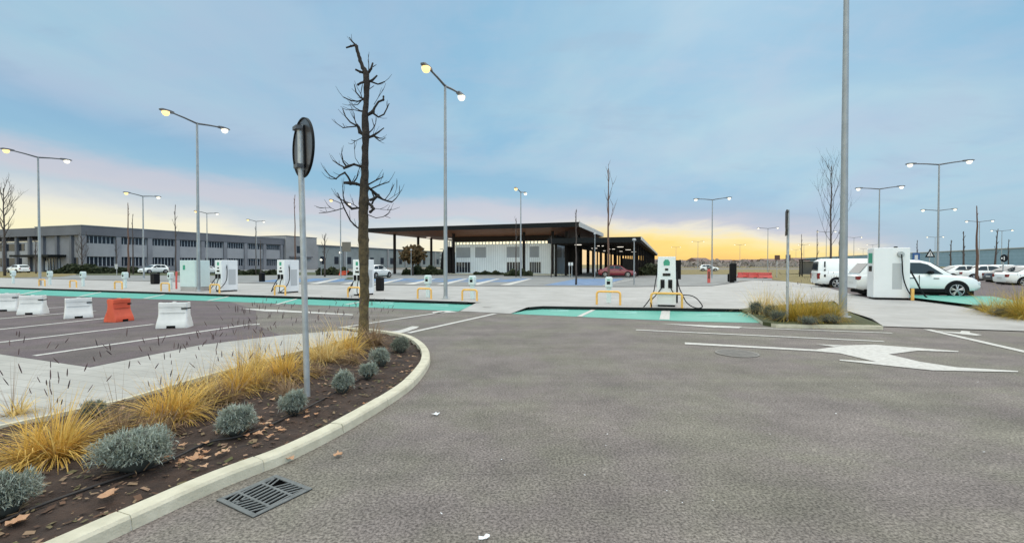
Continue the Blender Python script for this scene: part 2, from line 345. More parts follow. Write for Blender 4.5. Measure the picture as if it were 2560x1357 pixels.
# ------------------------------------------------------------------ sky and light
def make_world():
    w = bpy.data.worlds.new("World"); sc.world = w; w.use_nodes = True
    nt = w.node_tree; L = nt.links.new; bg = nt.nodes['Background']
    def math_(op, a, b=None, clamp=False):
        n = N(nt, 'ShaderNodeMath', operation=op, use_clamp=clamp)
        for i, x in enumerate((a, b)):
            if x is None: continue
            if isinstance(x, (int, float)): n.inputs[i].default_value = x
            else: L(x, n.inputs[i])
        return n.outputs[0]
    def sstep(x, a, b):
        n = N(nt, 'ShaderNodeMapRange', interpolation_type='SMOOTHSTEP', clamp=True)
        L(x, n.inputs['Value']); n.inputs['From Min'].default_value = a; n.inputs['From Max'].default_value = b; return n.outputs['Result']
    def ramp(x, stops):
        n = N(nt, 'ShaderNodeValToRGB'); L(x, n.inputs['Fac']); e = n.color_ramp.elements
        while len(e) < len(stops): e.new(.5)
        for el, (p, c) in zip(e, stops): el.position = p
        for i, (p, c) in enumerate(stops): e[i].position = p; e[i].color = (*c, 1)
        return n.outputs['Color']
    def mix(f, a, b, mode='MIX'):
        n = N(nt, 'ShaderNodeMix', data_type='RGBA', blend_type=mode)
        for k, x in (('Factor', f), ('A', a), ('B', b)):
            if isinstance(x, (int, float)): n.inputs[k].default_value = x
            elif isinstance(x, tuple): n.inputs[k].default_value = (*x, 1)
            else: L(x, n.inputs[k])
        return n.outputs['Result']
    tc = N(nt, 'ShaderNodeTexCoord'); V = tc.outputs['Generated']
    sx = N(nt, 'ShaderNodeSeparateXYZ'); L(V, sx.inputs[0]); x, y, z = sx.outputs
    az = math_('ARCTAN2', x, y)
    # cloud deck seen in perspective
    zz = math_('ADD', math_('MAXIMUM', z, 0.0), .16)
    cb = N(nt, 'ShaderNodeCombineXYZ'); L(math_('DIVIDE', x, zz), cb.inputs[0]); L(math_('DIVIDE', y, zz), cb.inputs[1])
    def noise(sc_, d, rot, sx_, sy_, rough=.55, off=0.0, dist=.0):
        mp = N(nt, 'ShaderNodeMapping'); mp.inputs['Rotation'].default_value = (0, 0, rot); mp.inputs['Scale'].default_value = (sx_, sy_, 1); mp.inputs['Location'].default_value = (off, off*.7, off*.3)
        L(cb.outputs[0], mp.inputs['Vector'])
        n = N(nt, 'ShaderNodeTexNoise', i_Scale=sc_, i_Detail=d, i_Roughness=rough, i_Distortion=dist); L(mp.outputs[0], n.inputs['Vector']); return n.outputs['Fac']
    n1 = noise(.55, 6, R(55), 1.0, .8, .52, 3.1, .5); n2 = noise(1.1, 7, R(60), 1.0, .6, .6, 7.7, .4); n3 = noise(3.2, 5, R(10), .5, 1.2, .6, 1.3)
    BLUE = rgb(138, 184, 218); BLUE2 = rgb(122, 177, 214); LAV = rgb(166, 189, 217); PALE = rgb(164, 198, 221); SLATE = rgb(148, 174, 205)
    deck = ramp(n1, [(.30, BLUE2), (.47, BLUE), (.58, PALE), (.67, LAV), (.78, SLATE)])
    deck = mix(math_('MULTIPLY', sstep(n2, .42, .66), .6), deck, LAV)
    deck = mix(math_('MULTIPLY', sstep(n2, .52, .30), .40), deck, BLUE)
    deck = mix(math_('MULTIPLY', sstep(n3, .50, .72), .38), deck, LAV)
    deck = mix(math_('MULTIPLY', sstep(n3, .48, .30), .35), deck, SLATE)
    wob = math_('MULTIPLY', math_('SUBTRACT', n2, .5), .075); wob3 = math_('MULTIPLY', math_('SUBTRACT', n3, .5), .022)
    e = math_('ADD', math_('ADD', z, wob), wob3)
    # western half: cream low, a rose band that falls towards the right, clear blue above it
    u = math_('ADD', math_('MULTIPLY', math_('ADD', math_('SUBTRACT', e, .062), math_('MULTIPLY', az, .11)), 3.0), .5)
    u = math_('SUBTRACT', u, math_('MULTIPLY', sstep(az, -.38, .0), .13))
    west = ramp(u, [(.20, rgb(244, 238, 206)), (.32, rgb(236, 233, 218)), (.385, rgb(210, 215, 220)), (.455, rgb(186, 201, 217)), (.49, rgb(194, 198, 214)), (.56, rgb(188, 195, 214)), (.64, rgb(148, 187, 216)), (.75, BLUE2)])
    deckw = mix(sstep(u, .62, .92), west, deck)
    # eastern half: the afterglow
    e2 = math_('ADD', e, math_('MULTIPLY', math_('MAXIMUM', math_('SUBTRACT', az, .46), 0.0), .24))
    e3 = math_('SUBTRACT', e2, math_('MULTIPLY', sstep(az, .38, .0), .028))
    east = ramp(math_('MULTIPLY', e3, 4.0), [(.0, rgb(240, 190, 118)), (.05, rgb(243, 198, 118)), (.16, rgb(243, 212, 128)), (.23, rgb(240, 222, 165)), (.29, rgb(222, 219, 210)), (.36, rgb(180, 188, 210)), (.46, rgb(154, 178, 208)), (.6, BLUE)])
    decke = mix(sstep(e3, .085, .17), east, deck)
    blue_e = mix(sstep(z, .02, .14), rgb(150, 186, 212), deck)
    decke = mix(sstep(az, .62, .80), decke, blue_e)
    cloud = mix(sstep(az, -.02, .30), deckw, decke)
    # the clear sky behind the cloud
    sky = N(nt, 'ShaderNodeTexSky', sky_type='NISHITA', sun_disc=False); sky.sun_elevation = SUN_EL; sky.sun_rotation = SUN_AZ; sky.altitude = 80; sky.air_density = 1.0; sky.dust_density = 1.5
    sk = mix(1.0, sky.outputs['Color'], (.09, .09, .09), 'MULTIPLY')
    col = mix(.95, sk, cloud)
    # unseen sky overhead and behind the camera, brightened and warmed as added fill
    up = math_('MULTIPLY', sstep(z, .50, .82), UP); back = math_('MULTIPLY', sstep(y, -.05, -.65), BACK)
    k = math_('ADD', math_('ADD', up, back), 1.0)
    gain = N(nt, 'ShaderNodeCombineXYZ'); L(k, gain.inputs[0]); L(math_('MULTIPLY', k, .985), gain.inputs[1]); L(math_('MULTIPLY', k, .93), gain.inputs[2])
    over = mix(sstep(up, .0, 1.0), (1, 1, 1), (1.46, .955, .70))
    col = mix(1.0, mix(1.0, col, gain.outputs[0], 'MULTIPLY'), over, 'MULTIPLY')
    L(col, bg.inputs['Color']); bg.inputs['Strength'].default_value = 1.0
SUN_AZ = R(27); SUN_EL = R(32); UP = 2.8; BACK = 1.35
make_world()
sd = bpy.data.lights.new("sun", 'SUN'); sd.energy = .8; sd.angle = R(50); sd.color = (1, .89, .74)
so = bpy.data.objects.new("sun", sd); COL.objects.link(so)
sdir = Vector((math.sin(SUN_AZ)*math.cos(SUN_EL), math.cos(SUN_AZ)*math.cos(SUN_EL), math.sin(SUN_EL)))
so.rotation_euler = (-sdir).to_track_quat('-Z', 'Y').to_euler()

# ------------------------------------------------------------------ ground
Z = .10
struct('ground', MB().bx(-1500, 1500, -60, 2500, -2, 0), 'asphalt')
# left car park, in slightly darker asphalt
lot = gp([(-900, 795), (-400, 758), (0, 735.5), (575, 754.5), (640, 775), (640, 812), (700, 838), (500, 862), (225, 918), (0, 885), (-900, 850)])
struct('parking_lot', MB().poly([p+Vector((0, 0, .004)) for p in lot]), 'asphalt_lot')
# raised paving between the bays
pav = gp([(-900, 690), (-400, 705.5), (0, 717.5), (600, 737), (1205, 756), (1190, 757), (1318, 768), (1355, 765.5), (1848, 772.5), (1885, 768), (2085, 752), (2112, 775), (2180, 796)], Z)
pav += [G(2208, 815, .02), G(2560, 827, .02), G(2745, 832, .03)] 
pav += gp([(2560, 797), (2430, 768), (2290, 751), (2185, 749), (2040, 712), (1960, 703), (1880, 701), (1846, 706), (1780, 715), (1560, 717.5), (1250, 716), (800, 711.5), (300, 702), (-300, 687), (-900, 675)], Z)
MBp = MB().poly(pav); struct('pavement', MBp, 'paving')
# dropped kerb: ramp between the two green strips
ramp = [G(1190, 757, Z), G(1318, 768, Z), G(1276, 784, .008), G(1150, 777.5, .008)]
struct('pavement_ramp', MB().poly([p+Vector((0, 0, .002)) for p in ramp]), 'paving')
# kerb faces
def wall_strip(mb, pts, z0, z1):
    for a, b in zip(pts, pts[1:]): mb.add([(a.x, a.y, z0), (b.x, b.y, z0), (b.x, b.y, z1), (a.x, a.y, z1)], [(0, 1, 2, 3)])
    return mb
def kerb_line(name, px, z, m, w=.12, rise=.005, side=1):
    pts = gp(px, z); mb = MB()
    for i in range(len(pts)-1):
        a, b = pts[i], pts[i+1]; t = (b-a).normalized(); n = Vector((-t.y, t.x, 0))*w*side
        mb.prism([(a.x, a.y), (b.x, b.y), (b.x+n.x, b.y+n.y), (a.x+n.x, a.y+n.y)], 0, z+rise+i*.0015)
    return struct(name, mb, m)
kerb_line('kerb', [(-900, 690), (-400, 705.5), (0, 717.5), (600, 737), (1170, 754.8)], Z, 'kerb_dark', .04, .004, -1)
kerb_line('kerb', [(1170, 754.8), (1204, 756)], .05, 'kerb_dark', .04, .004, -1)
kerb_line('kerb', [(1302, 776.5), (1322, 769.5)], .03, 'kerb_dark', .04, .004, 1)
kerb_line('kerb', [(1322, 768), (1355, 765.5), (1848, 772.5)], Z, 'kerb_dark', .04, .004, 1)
kerb_line('kerb', [(1848, 772.5), (1868, 780), (1906, 805), (1940, 811.5), (2208, 816.5)], .07, 'kerb', .13, .01, 1)
kerb_line('kerb', [(-900, 675), (-300, 687), (300, 702), (800, 711.5), (1250, 716), (1560, 717.5), (1780, 715), (1846, 706), (1836, 700)], Z, 'kerb_far', .2, .012, 1)
# green charging bays
struct('green_bays', MB().poly([p+Vector((0, 0, .006)) for p in gp([(-900, 693), (-400, 706.5), (0, 718.5), (600, 738), (1195, 757.8), (1146, 778), (600, 755), (0, 735), (-400, 722), (-900, 707)])]), 'green')
struct('green_bays', MB().poly([p+Vector((0, 0, .006)) for p in gp([(1278, 784.5), (1318, 769.5), (1355, 767), (1848, 774), (1906, 807.5), (1700, 803)])]), 'green')
struct('green_bays', MB().poly([p+Vector((0, 0, .106)) for p in gp([(2200, 741), (2286, 751), (2430, 769.5), (2545, 795), (2620, 775), (2480, 747)], Z)]), 'green')
# painted lines and arrows
def mark(pts, z=.009, m='white_paint', name='road_marking'): return struct(name, MB().poly([p+Vector((0, 0, z)) for p in gp(pts)]), m)
def line(p, q, w, z=.009, m='white_paint', name='road_marking', base=0.0):
    a, b = G(*p, base), G(*q, base); t = (b-a).normalized(); n = Vector((-t.y, t.x, 0))*w/2
    return struct(name, MB().poly([x+Vector((0, 0, z)) for x in (a-n, b-n, b+n, a+n)]), m)
for p, q in (((85, 890), (628, 811)), ((-700, 939), (384, 811)), ((-700, 898), (330, 789)), ((-700, 855), (240, 777)), ((-700, 822), (160, 768))): line(p, q, .13, name='parking_line')
line((1020, 833), (1238, 784.5), .14); line((848, 820), (1112, 780), .13)
line((2318, 824), (2900, 957), .16)
line((1590, 825), (2210, 854), .11); mark([(1648, 809), (1855, 817), (1848, 821), (1780, 819)]); line((1850, 819), (2230, 833), .10)
mark([(1712, 856.5), (2040, 874.5), (2040, 878.5), (1712, 861)])
mark([(2040, 874.5), (2115, 864), (2185, 862), (2396, 878.5), (2396, 880.5), (2295, 877), (2222, 886.5), (2300, 905), (2392, 919), (2545, 928), (2545, 931), (2330, 926.5), (2100, 902), (2098, 899.5), (2190, 905), (2100, 884), (2040, 878.5)])
mark([(2038, 861), (2115, 864), (2085, 867)])
mark([(2340, 827.5), (2400, 831), (2404, 827.5), (2425, 829), (2424, 832), (2455, 838), (2440, 839.5), (2395, 835)])
mark([(958, 832), (1000, 826), (1030, 816), (1048, 816.5), (1042, 821), (1012, 831), (1000, 833)])
mark([(1080, 780.5), (1100, 777.5), (1120, 777), (1145, 780), (1120, 782), (1084, 784)])
mark([(598, 771), (690, 774.5), (882, 786), (882, 788.5), (720, 780.5), (660, 778.5)])
mark([(628, 811), (650, 809.5), (648, 812), (628, 813)])
line((1448, 792), (1497, 768.2), .14, .012, name='bay_line'); line((1661, 799.5), (1665.5, 772.6), .26, .012, name='bay_line')
for px in (905, 730, 560, 400, 240, 90, -80): line((px-40, 762 if px > 700 else 752.5 if px > 500 else 747 if px > 300 else 741 if px > 150 else 737), (px+25, 749.5 if px > 800 else 743.5 if px > 600 else 738.5 if px > 480 else 733 if px > 300 else 728 if px > 150 else 723.5), .13, .012, name='bay_line')
def bay_symbol(px, py, wpx):
    mb = MB(); h = 1.7
    for k in (-1, 1): mb.poly([p+Vector((0, 0, .012)) for p in gp([(px-wpx, py+k*1.7-.6), (px+wpx, py+k*1.7+1.0), (px+wpx*.8, py+k*1.7+2.2), (px-wpx*.8, py+k*1.7+.4)])])
    return struct('bay_symbol', mb, 'mint_paint')
for px, py, w in ((1398, 776, 26), (1566, 781, 30), (1772, 787, 34), (1098, 762, 26), (960, 757, 26)): bay_symbol(px, py, w)
slab = gp([(2040, 712), (2185, 749), (2290, 751), (2430, 768), (2560, 797), (2745, 829), (3600, 860), (4600, 800), (3300, 705), (2400, 697), (2200, 700)], Z-.001)
struct('parking_lot', MB().prism([(p.x, p.y) for p in slab], 0, Z-.001), 'asphalt_lot')
# blue accessible bays and white hatching beyond the pavement
def sheet(name, px, z, m): return struct(name, MB().poly([p+Vector((0, 0, z)) for p in gp(px)]), m)
sheet('far_car_park', [(-900, 674), (-300, 686), (300, 700.5), (800, 710), (1250, 714.5), (1560, 716), (1780, 713.5), (1850, 702), (2030, 696), (2030, 676), (1500, 674), (900, 675), (-900, 668)], .006, 'far_asphalt')
for k in range(9):
    x0 = 640+k*72
    sheet('blue_bay', [(x0, 704.5), (x0+58, 705), (x0+120, 696.5), (x0+75, 696)], .012, 'blue_paint')
sheet('blue_bay', [(1360, 713), (1505, 713.5), (1560, 697), (1440, 697)], .012, 'blue_paint')
for k in range(7): sheet('bay_line', [(770+k*80, 710+k*.45), (795+k*80, 710.2+k*.45), (850+k*80, 697), (842+k*80, 697)], .016, 'white_paint')
line((1508, 713), (1590, 697), .14, .016, name='bay_line')
# verges
sheet('grass_verge', [(190, 688), (540, 689), (900, 687), (900, 681), (560, 680), (190, 679)], .02, 'turf')
sheet('grass_verge', [(-400, 684), (-40, 695), (150, 692), (190, 687), (190, 680), (-400, 676)], .02, 'drygrass')
sheet('grass_verge', [(860, 700), (950, 697), (985, 694), (870, 693)], .02, 'turf')
sheet('grass_verge', [(1930, 699), (2045, 714), (2200, 722), (2200, 690), (2000, 684), (1930, 686)], .02, 'drygrass')
sheet('grass_verge', [(2435, 712), (2720, 724), (2720, 704), (2440, 700)], .02, 'drygrass')
sheet('grass_verge', [(1600, 689), (1740, 686), (1900, 686), (2300, 684), (2560, 684), (2560, 673), (1600, 674)], .02, 'drygrass')
struct('field', MB().bx(-1500, 1500, 190, 2500, .0, .03), 'drygrass')

# ------------------------------------------------------------------ planted island, lower left
ko = gp([(304, 1338), (534, 1229), (623, 1193), (720, 1156), (838, 1096), (922, 1046), (988, 1004), (1037, 968), (1070, 926), (1078, 902), (1072, 879), (1050, 859), (1020, 845), (975, 836), (925, 830), (868, 826.5)])
d0 = (ko[0]-ko[1]).normalized(); ko = [ko[0]+d0*4, ko[0]+d0*2]+ko
def resample(pts, step):
    out = [pts[0].copy()]; acc = 0
    for a, b in zip(pts, pts[1:]):
        l = (b-a).length; s_ = step-acc
        while s_ <= l: out.append(a.lerp(b, s_/l)); s_ += step
        acc = l-(s_-step)
    return out
def smooth_pts(pts, it=2):
    for _ in range(it):
        q = [pts[0]]
        for a, b in zip(pts, pts[1:]): q += [a.lerp(b, .25), a.lerp(b, .75)]
        pts = q+[pts[-1]]
    return pts
kc = resample(smooth_pts(ko), .09); KW = .135; KH = .085
def nrm(pts, i):
    t = pts[min(i+1, len(pts)-1)]-pts[max(i-1, 0)]; t.normalize(); return Vector((-t.y, t.x, 0))
mb = MB(); i = 0
while i < len(kc)-1:
    j = min(i+9, len(kc)-1); rings = []
    jz = random.uniform(-.004, .004)
    for k in range(i, j+1):
        p = kc[k].copy(); n = nrm(kc, k); t = Vector((n.y, -n.x, 0))
        if k == i: p = p+t*.005
        if k == j: p = p-t*.005
        h = KH+jz
        rings.append([p+Vector((0, 0, -.02)), p+n*.008+Vector((0, 0, h-.018)), p+n*.022+Vector((0, 0, h)), p+n*KW+Vector((0, 0, h)), p+n*KW+Vector((0, 0, -.02))][::-1])
    mb.loft(rings); i = j
struct('kerb', mb, 'kerb', smooth=25)
mbj = MB(); mbj.loft([[p+Vector((0, 0, -.02)), p+nrm(kc, k)*.014+Vector((0, 0, KH-.022)), p+nrm(kc, k)*.026+Vector((0, 0, KH-.007)), p+nrm(kc, k)*(KW-.01)+Vector((0, 0, KH-.007)), p+nrm(kc, k)*(KW-.01)+Vector((0, 0, -.02))][::-1] for k, p in ((k, kc[k]+nrm(kc, k)*.004) for k in range(len(kc)))])
struct('kerb_mortar', mbj, 'mortar')
kin = [kc[k]+nrm(kc, k)*(KW-.02) for k in range(len(kc))]
edge = gp([(905, 832), (880, 843), (800, 864), (700, 888), (500, 942), (300, 1000), (0, 1064), (-400, 1160), (-900, 1300)], .05)
bed = [Vector((p.x, p.y, 0)) for p in kin]+[Vector((p.x, p.y, 0)) for p in edge]
def inside(x, y, poly):
    c = False; n = len(poly); j = n-1
    for i in range(n):
        a, b = poly[i], poly[j]
        if (a.y > y) != (b.y > y) and x < (b.x-a.x)*(y-a.y)/(b.y-a.y)+a.x: c = not c
        j = i
    return c
def soil_z(x, y): return .035+.016*math.sin(x*5.1+y*3.3)+.010*math.sin(x*13.7-y*9.1)+.008*math.sin(y*17+x*4)
mb = MB(); idx = {}; st = .05
def sv(i, j):
    if (i, j) not in idx:
        x, y = i*st, j*st; idx[(i, j)] = len(mb.v); mb.v.append((x+random.uniform(-.012, .012), y+random.uniform(-.012, .012), soil_z(x, y)+random.uniform(-.007, .007)))
    return idx[(i, j)]
for i in range(-110, 0):
    for j in range(10, 215):
        if inside((i+.5)*st, (j+.5)*st, bed): mb.f.append((sv(i, j), sv(i+1, j), sv(i+1, j+1), sv(i, j+1)))
struct('soil', mb, 'soil', smooth=180)
def inbed(x, y): return inside(x, y, bed)
# flagged path behind the planting
path = gp([(-900, 845), (0, 885), (225, 918), (500, 862), (700, 838), (850, 826), (868, 826.5)], .06)+gp([(905, 832), (880, 843), (800, 864), (700, 888), (500, 942), (300, 1000), (0, 1064), (-400, 1160), (-900, 1300)], .06)
struct('footpath', MB().prism([(p.x, p.y) for p in path], -.01, .06), 'slab')
eg = gp([(900, 834), (880, 843), (800, 864), (700, 888), (500, 942), (300, 1000), (0, 1064), (-400, 1160)], .06); mb = MB()
for a, b in zip(eg, eg[1:]):
    t = (b-a).normalized(); n = Vector((-t.y, t.x, 0))*.05; mb.prism([(a.x, a.y), (b.x, b.y), ((b+n).x, (b+n).y), ((a+n).x, (a+n).y)], 0, .068+.001*len(mb.f)/6)
struct('kerb', mb, 'kerb')
# mulch and litter on the soil
mb = MB(); rnd = random.Random(11)
def chip(mb, x, y, z, s):
    q = rnd.uniform(0, 6.28); a = Vector((math.cos(q), math.sin(q), rnd.uniform(-.3, .3)))*s; b = Vector((-math.sin(q), math.cos(q), rnd.uniform(-.3, .3)))*s*rnd.uniform(.3, .7); p = Vector((x, y, z))
    mb.add([p-a-b, p+a-b*.7, p+a*.8+b, p-a*.9+b], [(0, 1, 2, 3)])
for _ in range(10000):
    y = .8+9.2*rnd.random()**1.6; x = rnd.uniform(-5, -1)
    if inbed(x, y): chip(mb, x, y, soil_z(x, y)+.012, .005+.026*rnd.random()**2)
tag(mb.build('mulch', 'chips'), kind='stuff')
def leaf_shape(mb, p, s, q, tilt, rnd):
    pts = []; n = 18; cu = rnd.uniform(0, 6.28)
    for k in range(n):
        a = 2*math.pi*k/n; r = s*(1.0 if k % 3 == 0 else .66)*(1 if k != 9 else .5)*rnd.uniform(.7, 1.15)
        pts.append(Vector((math.cos(a)*r*1.1, math.sin(a)*r*.85, .55*r*abs(math.sin(a+cu))*tilt+rnd.uniform(0, .18)*s)))
    m3 = Matrix.Rotation(q, 3, 'Z'); pts = [m3 @ v+Vector(p) for v in pts]; c = Vector(p)+Vector((0, 0, .01))
    mb.add([c]+pts, [(0, k+1, (k+1) % n+1) for k in range(n)])
mb = MB()
spots = [(480, 1130, 16), (760, 1020, 10), (690, 1065, 10), (1000, 905, 10), (640, 1085, 8)]
for px, py, n in spots:
    for _ in range(n):
        p = G(px+rnd.gauss(0, 40), py+rnd.gauss(0, 14), .06)
        if inbed(p.x, p.y): leaf_shape(mb, (p.x, p.y, soil_z(p.x, p.y)+.02), rnd.uniform(.022, .042), rnd.uniform(0, 6.3), rnd.uniform(.3, 1.2), rnd)
for _ in range(40):
    y = rnd.uniform(1.5, 10); x = rnd.uniform(-4.5, -1)
    if inbed(x, y): leaf_shape(mb, (x, y, soil_z(x, y)+.02), rnd.uniform(.018, .036), rnd.uniform(0, 6.3), rnd.uniform(.3, 1.2), rnd)
tag(mb.build('leaf_litter', 'leaf_dead'), kind='stuff')
def leaf(px, py, z, s, label, m='leaf_dead'):
    mb = MB(); p = G(px, py, z); leaf_shape(mb, (0, 0, .006), s, rnd.uniform(0, 6), 1, rnd)
    return tag(mb.build('fallen_leaf', m, loc=p), label, 'leaf', 'fallen leaves by the kerb')
leaf(42, 1312, .05, .075, 'large tan star-shaped leaf on the soil in the bottom left corner')
leaf(845, 1141, .004, .045, 'pale orange leaf lying alone on the asphalt beyond the drain grate')
leaf(725, 1150, .012, .045, 'brown curled leaf against the kerb foot just above the drain grate')
leaf(480, 1150, .06, .07, 'orange brown leaf on the soil right of the widest silver bush')
leaf(645, 1088, .06, .06, 'pink tan leaf on the soil beside the kerb above the drain grate')
leaf(270, 1245, .06, .06, 'dull tan leaf on bare soil beside the thin drip pipe')
def scrap(px, py, s, label, seed):
    r_ = random.Random(seed); mb = MB(); vs = []
    for k in range(9):
        a = k/9*6.283; r = s*r_.uniform(.35, 1.1); vs.append((math.cos(a)*r, math.sin(a)*r*.6, r_.uniform(.0, s*.6)))
    mb.add([(0, 0, s*.25)]+vs, [(0, k+1, (k+1) % 9+1) for k in range(9)])
    return tag(mb.build('paper_scrap', 'paper', loc=G(px, py, .006)), label, 'paper', 'paper scraps on the road')
scrap(1092, 1036, .055, 'crumpled white paper scrap on the asphalt right of the kerb', 3)
scrap(1212, 1346, .034, 'white paper scrap cut by the bottom edge of the picture', 5)
mb = MB()
for _ in range(16):
    p = G(rnd.uniform(1100, 2500), 700+rnd.uniform(.2, 1)**.7*620, .005); chip(mb, p.x, p.y, .009, rnd.uniform(.005, .010))
tag(mb.build('litter', 'paper'), kind='stuff')
# drip pipe
pts = []
for px, py in ((-60, 1330), (80, 1278), (190, 1236), (290, 1196), (420, 1150), (520, 1105), (600, 1095), (690, 1060), (800, 1000), (900, 950)):
    p = G(px, py, .05); pts.append((p.x, p.y, soil_z(p.x, p.y)+.022))
tag(MB().tube(smooth_pts([Vector(p) for p in pts], 2), .009, 6).build('drip_pipe', 'pipe', smooth=180), 'thin black irrigation pipe lying along the soil bed', 'pipe')

# drain grate
gc = G(664, 1237, 0); gr = thing('drain_grate', 'square cast iron herringbone drain grate beside the kerb', 'drain', gc, R(60))
S = .20
MB().bx(-S, S, -S, S, .0015, .004).build('pit', 'pit_black', gr)  # black plate painted in for the dark of the pit below
mb = MB()
for a, b in ((-S, -S+.03), (S-.03, S)): mb.bx(a, b, -S, S, .002, .012)
for a, b in ((-S, -S+.03), (S-.03, S)): mb.bx(-S+.03, S-.03, a, b, .002, .0115)
mb.bx(-.085, -.068, -S+.03, S-.03, .002, .011); mb.bx(.068, .085, -S+.03, S-.03, .002, .011)
mb.build('frame', 'iron', gr, bevel=.003)
mb = MB()
for k in range(9):
    c = -.165+k*.0395; mb.add(*[[(-.07, c-.008, .004), (.07, c+.006, .004), (.07, c+.02, .004), (-.07, c+.006, .004), (-.07, c-.008, .010), (.07, c+.006, .010), (.07, c+.02, .010), (-.07, c+.006, .010)], [(0,3,2,1),(4,5,6,7),(0,1,5,4),(1,2,6,5),(2,3,7,6),(3,0,4,7)]])
for sgn in (-1, 1):
    for k in range(9):
        c = -.165+k*.040; x0, x1 = sgn*.084, sgn*.172; d = .04*(1 if k > 5 else -1)*sgn
        c1 = max(-.168, min(.158, c+d))
        xs = (x0, x1) if sgn > 0 else (x1, x0); ys = (c, c1) if sgn > 0 else (c1, c)
        mb.add([(xs[0], ys[0], .004), (xs[1], ys[1], .004), (xs[1], ys[1]+.012, .004), (xs[0], ys[0]+.012, .004), (xs[0], ys[0], .0095), (xs[1], ys[1], .0095), (xs[1], ys[1]+.012, .0095), (xs[0], ys[0]+.012, .0095)], [(0,3,2,1),(4,5,6,7),(0,1,5,4),(1,2,6,5),(2,3,7,6),(3,0,4,7)])
mb.build('bars', 'iron', gr)
def manhole(px, py, r, z, label):
    t = thing('manhole_cover', label, 'manhole cover', G(px, py, z))
    MB().lathe([(r, 0), (r, .008)], 28).build('rim', 'cover', t)
    mb = MB(); n = 9
    for i in range(-n, n+1):
        for j in range(-n, n+1):
            x, y = i/n*r*.93, j/n*r*.93
            if x*x+y*y < (r*.9)**2: mb.bx(x-r*.035, x+r*.035, y-r*.035, y+r*.035, .008, .012)
    mb.build('stud_plate', 'cover', t); return t
manhole(1842, 883, .34, .004, 'round ribbed manhole cover in the road by the turn arrow')
manhole(1228, 767, .34, .05, 'round grey manhole cover in the paved ramp between green strips')

# ------------------------------------------------------------------ plants
def blade(mb, p, d, L_, w, droop, rnd, seg=4):
    p = Vector(p); d = Vector(d).normalized(); side = d.cross(Vector((0, 0, 1)))
    side = side.normalized() if side.length > 1e-3 else Vector((1, 0, 0))
    side = (side+Vector((rnd.uniform(-.5, .5), rnd.uniform(-.5, .5), 0))).normalized()
    o = len(mb.v); q = p.copy(); v = d.copy()
    for k in range(seg+1):
        ww = w*(1-k/seg*.92); mb.v.append(tuple(q-side*ww)); mb.v.append(tuple(q+side*ww))
        v = (v+Vector((0, 0, -droop/seg))).normalized(); q = q+v*(L_/seg)
    for k in range(seg): mb.f.append((o+2*k, o+2*k+1, o+2*k+3, o+2*k+2))
    return q, v
def spike(mb, q, v, L_, w, rnd):
    v = Vector(v).normalized(); mb.tube([q, q+v*L_*.3, q+v*L_*.75, q+v*L_], [w*.5, w, w*.8, w*.2], 5)
def grass_clump(px, py, rx, h, n, m, label, spikes=10, z=.05, spike_up=1.4, seed=0, cat='grass clump', grp='golden ornamental grasses in the kerb bed'):
    rnd = random.Random(seed+int(px*7+py)); c = G(px, py, z)
    t = thing('ornamental_grass', label, cat, c, 0, grp); h *= 1.36; rx *= 1.1
    tufts = [(rnd.gauss(0, rx*.22), rnd.gauss(0, rx*.22), rnd.uniform(.75, 1.15), rnd.uniform(0, 6.28), rnd.uniform(0, .35)) for _ in range(7)]
    def fan(mb, n, hh, lo, hi, dr, w):
        for _ in range(n):
            tx, ty, tk, tq, tl = rnd.choice(tufts); q = rnd.uniform(0, 6.283); sp_ = rnd.random()**.6
            lean = lo+hi*sp_*rnd.uniform(.5, 1.2)
            d = Vector((math.cos(q)*lean+math.cos(tq)*tl, math.sin(q)*lean+math.sin(tq)*tl, 1)); L_ = hh*tk*rnd.uniform(.55, 1.25)*(1+.3*lean)
            blade(mb, (tx+math.cos(q)*rx*.07, ty+math.sin(q)*rx*.07, -.01), d, L_, rnd.uniform(*w), rnd.uniform(.2, 1.7)*dr*(.35+lean), rnd, 5)
    mb = MB(); fan(mb, int(n*1.0), h*1.1, .10, 1.15, 1.35, (.0034, .0075)); mb.build('blades', m, t)
    mb = MB(); fan(mb, int(n*.55), h*.85, .6, 1.5, 1.5, (.0025, .005)); mb.build('withered_blades', 'grass_dry' if m != 'grass_olive' else 'grass_gold', t)
    if spikes:
        ms = MB(); mh = MB()
        for _ in range(int(spikes*1.6)):
            q = rnd.uniform(0, 6.283); lean = rnd.uniform(.05, .5); d = Vector((math.cos(q)*lean, math.sin(q)*lean, 1))
            e_, v = blade(ms, (0, 0, 0), d, h*spike_up*rnd.uniform(.75, 1.15), .0024, rnd.uniform(0, .5), rnd, 4)
            spike(mh, e_, v, rnd.uniform(.045, .085), rnd.uniform(.003, .005), rnd)
        ms.build('flower_stalks', 'grass_dry', t); mh.build('seed_heads', 'seed', t)
    return t
